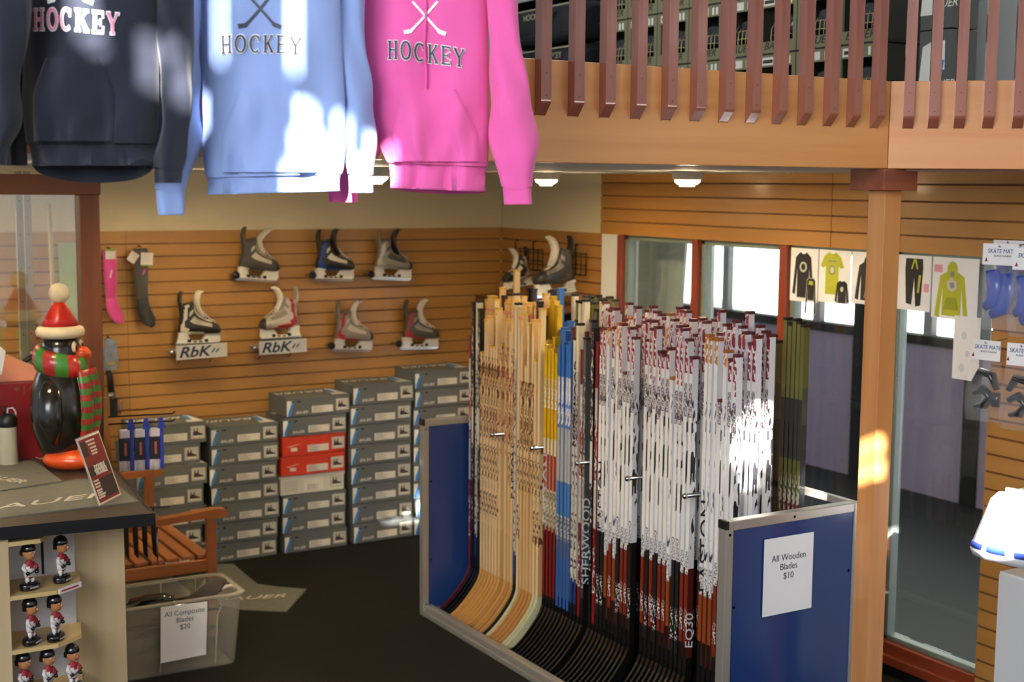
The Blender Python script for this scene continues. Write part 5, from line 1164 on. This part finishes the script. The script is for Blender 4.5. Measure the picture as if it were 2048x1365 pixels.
# ------------------------------------------------------------------ packs and cabinet at the right edge
film = milky('clear_film', 'e6e8f0', 0.10, .08)
def bag(label, px, py, s, mcol, items, words, hdr=(.150, .085), hgt=.27, X=4.50):
    p = XP(px, py, X); t = thing('skate_guard_pack', label, 'pack', p, (0, 0, R(-90 + 12)), 'carded packs hanging at the right edge'); t.scale = (s,) * 3
    w_, h_ = hdr
    M().box((-w_ / 2, -.0012, -h_), (w_ / 2, .0012, 0)).build('header_card', paper, t, bevel=.0005)
    text(words, .024, mat('card_blue_ink', '3a4a8c', .6), t, (.005, -.0018, -.030), sx=.85, shear=.1); text('BLADE GUARDS', .010, ink, t, (.01, -.0018, -.048))
    M().prism([(-.065, -.072), (-.052, -.072), (-.058, -.055)], -.002, -.0013, 'y').build('red_mark', jred, t)
    M().tube([(0, SX - .002 - X, -.005), (0, -.012, -.012), (0, -.016, -.004)], .003, 6).build('hook', steel, t)
    m = M(); rr = []
    for z, w2, d2 in [(-h_, .070, .004), (-h_ - .04, .075, .022), (-h_ - .12, .085, .034), (-h_ - .20, .090, .030), (-h_ - hgt + .01, .080, .006)]:
        rr.append([(w2 * math.cos(2 * PI * k / 20) * (1 + .05 * math.sin(k * 3 + z * 60)), d2 * math.sin(2 * PI * k / 20) * (1 + .2 * math.sin(k * 5 + z * 90)), z) for k in range(20)])
    m.rings(rr); m.build('film_bag', film, t)
    for (pts, r) in items: M().tube([(a, b, -h_ + c) for a, b, c in pts], r, 12, flat=.6).build('guard', mcol, t)
    return t
gbl = mat('guard_blue', '3450b0', .35, coat=.4); gbk = mat('guard_black', '202226', .3, coat=.5)
it1 = [([(-.03, 0, -.02), (-.015, 0, -.09), (-.02, 0, -.15), (-.06, .0, -.17)], [.030, .034, .036, .016]), ([(.035, .0, -.03), (.04, 0, -.10), (.02, 0, -.17), (-.03, 0, -.20)], [.026, .032, .034, .018])]
it2 = [([(-.05, 0, -.10), (-.02, 0, -.05), (.03, 0, -.06), (.055, 0, -.12)], [.020, .030, .028, .018]), ([(-.045, 0, -.14), (-.01, 0, -.12), (.03, .0, -.15), (.0, 0, -.19), (-.04, 0, -.20)], [.022, .030, .030, .030, .016]), ([(.05, 0, -.13), (.05, 0, -.19)], [.022, .02])]
bag('card pack with blue blade guards, left of the upper pair at the right edge', 2002, 488, 1.0, gbl, it1, 'SKATE MATE', X=4.40)
bag('card pack with blue blade guards cut off by the right edge, upper row', 2064, 497, 1.0, gbl, it1, 'SKATE MATE', X=4.36)
bag('bagged black blade guards, left of the lower pair at the right edge', 1974, 681, .98, gbk, it2, 'SKATE MATE', hdr=(.125, .085), X=4.50)
bag('bagged black blade guards cut off by the right edge, lower row', 2046, 688, 1.0, gbk, it2, 'SKATE MATE', hdr=(.13, .09), X=4.46)
bag('card pack showing only its white header behind the upper pair', 2018, 481, .9, gbl, it1, 'SKATE MATE', X=4.645)
cab = thing('white_cabinet', 'plain white cabinet at the lower right edge below the white pack', 'cabinet', (4.30, 3.50, 0))
M().box((0, -.9, 0), (.355, 0, .78)).build('body', mat('cabinet_white', 'd2d4d6', .45), cab, bevel=.004); M().box((-.008, -.9, .05), (0, -.004, .77)).build('door', mat('cabinet_white', 'd2d4d6', .45), cab, bevel=.002)
p = XP(2022, 988, 4.18)
t = thing('bagged_pad', 'white pad in clear plastic hanging in bright sun at the right edge', 'pad', p, (0, 0, R(-80)))
m = M(); rr = []
for z, w2, d2, cx in [(0, .05, .02, .0), (-.03, .085, .04, .005), (-.10, .115, .055, .01), (-.18, .145, .06, .01), (-.235, .165, .06, .01), (-.262, .155, .05, .012)]:
    rr.append([(cx + w2 * math.cos(2 * PI * k / 24), d2 * math.sin(2 * PI * k / 24) * (1 + .1 * math.sin(k * 4)), z) for k in range(24)])
m.rings(rr); m.build('pad', mat('pad_white', 'e8e8ee', .5), t)
m = M(); m.rings([[(.010 + w2 * 1.01 * math.cos(2 * PI * k / 24), .062 * math.sin(2 * PI * k / 24), z) for k in range(24)] for z, w2 in ((-.205, .158), (-.228, .165))]); m.build('blue_band', gbl, t)
M().tube([(0, .46, .01), (0, .05, .004), (0, .0, .004)], .006, 8).build('hook', white, t); M().box((-.04, .03, -.002), (.04, .045, .012)).build('hook_plate', white, t)

# ------------------------------------------------------------------ mezzanine: shelves of boxed helmets, bags, big cartons
bei = mat('helmet_carton_beige', '827c5c', .65); ocb = mat('carton_olive_grey', '3c3c30', .65); cage = mat('cage_wire', 'c0b088', .3, metal=.6); hlm = mat('helmet_shell_black', '111113', .25, coat=.5)
HX = 4.50; zb = 3.00 - .003
hz = XP(1440, 118, HX).z
sh = thing('helmet_shelving', 'dark shelving unit holding the boxed helmets on the mezzanine', 'shelving', (HX, 0, 0))
for z in (hz - .285, hz, hz + .285): M().box((0, 4.42, z - .004), (.32, 6.66, z)).build('shelf', mat('dark_shelf', '34342c', .6), sh)
for yy in (4.41, 5.52, 6.66): M().box((0.30, yy, 2.60), (.33, yy + .01, hz + .6)).build('upright', mat('dark_shelf', '34342c', .6), sh)
M().box((.02, 4.42, 2.60), (.32, 6.66, hz - .29)).build('plinth', mat('dark_shelf', '34342c', .6), sh)
M().box((.326, 4.41, 2.60), (.33, 6.67, hz + .9)).build('back_board', mat('dark_shelf', '34342c', .6), sh)
bs = hs = None
rn = ['lower', 'middle', 'upper']
for r in range(3):
    for k in range(8):
        loc = (HX, 6.64 - .277 * k, hz - .285 + .285 * r + .001)
        if 2.60 + loc[2] < 0: continue
        lb = 'open beige helmet carton, %s from the left in the %s mezzanine row' % (names[k], rn[r])
        hb = 'black caged helmet in the %s carton of the %s mezzanine row' % (names[k], rn[r])
        if bs is None:
            bs = t = thing('helmet_carton', lb, 'box', loc, (0, 0, R(-90)), 'helmet cartons on the mezzanine')
            w_, d_, h_ = .268, .27, .276
            M().box((0, 0, 0), (w_, .012, .055)).box((0, 0, h_ - .058), (w_, .012, h_)).box((0, 0, .055), (.022, .012, h_ - .058)).box((w_ - .022, 0, .055), (w_, .012, h_ - .058)).build('window_frame', bei, t)
            M().box((0, .012, 0), (.004, d_, h_)).box((w_ - .004, .012, 0), (w_, d_, h_)).box((0, .012, 0), (w_, d_, .004)).box((0, .012, h_ - .004), (w_, d_, h_)).box((0, d_ - .004, 0), (w_, d_, h_)).build('carton_shell', ocb, t)
            text('BAUER', .050, mat('olive_ink', '2c2a20', .7), t, (w_ / 2, -.0008, .032), shear=.3, sx=1.2)
            M().box((.03, -.001, h_ - .05), (.16, 0, h_ - .012)).build('size_label', lab, t); M().box((.04, -.0018, h_ - .04), (.11, -.001, h_ - .024)).build('label_line', skp, t)
            for q in range(2): M().box((.19 + q * .03, -.001, h_ - .05), (.205 + q * .03, 0, h_ - .014)).build('barcode_block', stkw, t)
        else: dup(bs, loc, (0, 0, R(-90)), lb)
        hl = (HX + .14, loc[1] - .134, loc[2] + .006)
        if hs is None:
            hs = t = thing('hockey_helmet', hb, 'helmet', hl, (0, 0, R(-90)), 'helmets in the mezzanine cartons')
            m = M(); m.lathe([(.080, .06), (.098, .08), (.104, .12), (.100, .16), (.082, .195), (.045, .215), (0, .22)], 22, 0, None, 1.12); m.box((-.10, -.02, .02), (-.08, .06, .10)); m.box((.08, -.02, .02), (.10, .06, .10)); m.build('shell', hlm, t)
            for q in range(5):
                x = -.056 + .028 * q; M().tube([(x, -.095, .155), (x * 1.05, -.122, .11), (x * 1.05, -.126, .06), (x * .8, -.105, .005)], .0022, 6).build('cage_bar', cage, t)
            for z, rr_ in ((.12, .118), (.08, .127), (.04, .124), (.008, .106)): M().tube([(-.075, -.05, z), (-.055, -rr_ + .012, z), (0, -rr_, z), (.055, -rr_ + .012, z), (.075, -.05, z)], .0022, 6).build('cage_bar', cage, t)
        else: dup(hs, hl, (0, 0, R(-90)), hb)
# black equipment bags left of the helmets
bgm = mat('bag_black', '15161a', .6, bump=.3, bscale=200)
for k, (y0, z0, lb) in enumerate([(6.78, 2.6, 'lowest'), (6.78, 2.87, 'middle'), (6.80, 3.12, 'topmost')]):
    t = thing('equipment_bag', 'black equipment bag with small pale lettering, %s of the mezzanine pile' % lb, 'bag', (4.42, y0, z0), (0, R(0), 0), 'equipment bags on the mezzanine')
    m = M(); rr = []
    for yy, q in [(0, .6), (.04, .93), (.25, 1.0), (.5, .97), (.75, 1.0), (.95, .93), (1.0, .6)]:
        rr.append([(.17 + .17 * q * math.copysign(abs(math.cos(a)) ** .6, math.cos(a)), yy, .125 + .12 * q * math.copysign(abs(math.sin(a)) ** .6, math.sin(a)) + .006 * math.sin(a * 5 + yy * 9)) for a in [2 * PI * i / 24 for i in range(24)]])
    m.rings(rr); m.build('bag', bgm, t); M().tube([(-.003, .2, .18), (-.02, .35, .05), (-.02, .6, .05), (-.003, .75, .18)], .012, 8, flat=.4).build('carry_strap', bgm, t)
    text('HOCKEY', .05, mat('bag_print', 'b0a888', .6), t, (-.006, .45 - .2 * (k % 2), .17), rot=(R(90), 0, R(-90)), sx=1.1); M().tube([(-.002, .05, .215), (-.002, .95, .215)], .004, 6).build('zip', mat('bag_print', 'b0a888', .6), t)
for k, (z0, lb) in enumerate([(2.6, 'lower'), (2.93, 'upper')]):
    ya = XP(1840, 60, 4.45).y; yb = XP(1902, 60, 4.45).y
    t = thing('large_carton', '%s large grey carton with a white and blue flash beside the helmet shelves' % lb, 'box', (4.45, ya, z0), (0, 0, R(-90)), 'large cartons on the mezzanine')
    w_ = ya - yb; M().box((0, 0, 0), (w_, .16, .325)).build('carton', mat('large_carton_grey', '5a5c58', .6), t, bevel=.003)
    M().prism([(.0, .06), (.02, .26), (.07, .28), (.10, .22), (.08, .06)], -.001, 0, 'y').build('white_flash', stkw, t); M().prism([(.085, .06), (.11, .06), (.14, .2), (.115, .2)], -.0018, 0, 'y').build('blue_flash', stkb, t)
    text('BAUER', .05, stkw, t, (w_ * .72, -.001, .10), shear=.3); M().prism([(w_ * .62, .16), (w_ * .85, .16), (w_ * .83, .28), (w_ * .66, .28)], -.001, 0, 'y').build('white_flash', stkw, t)
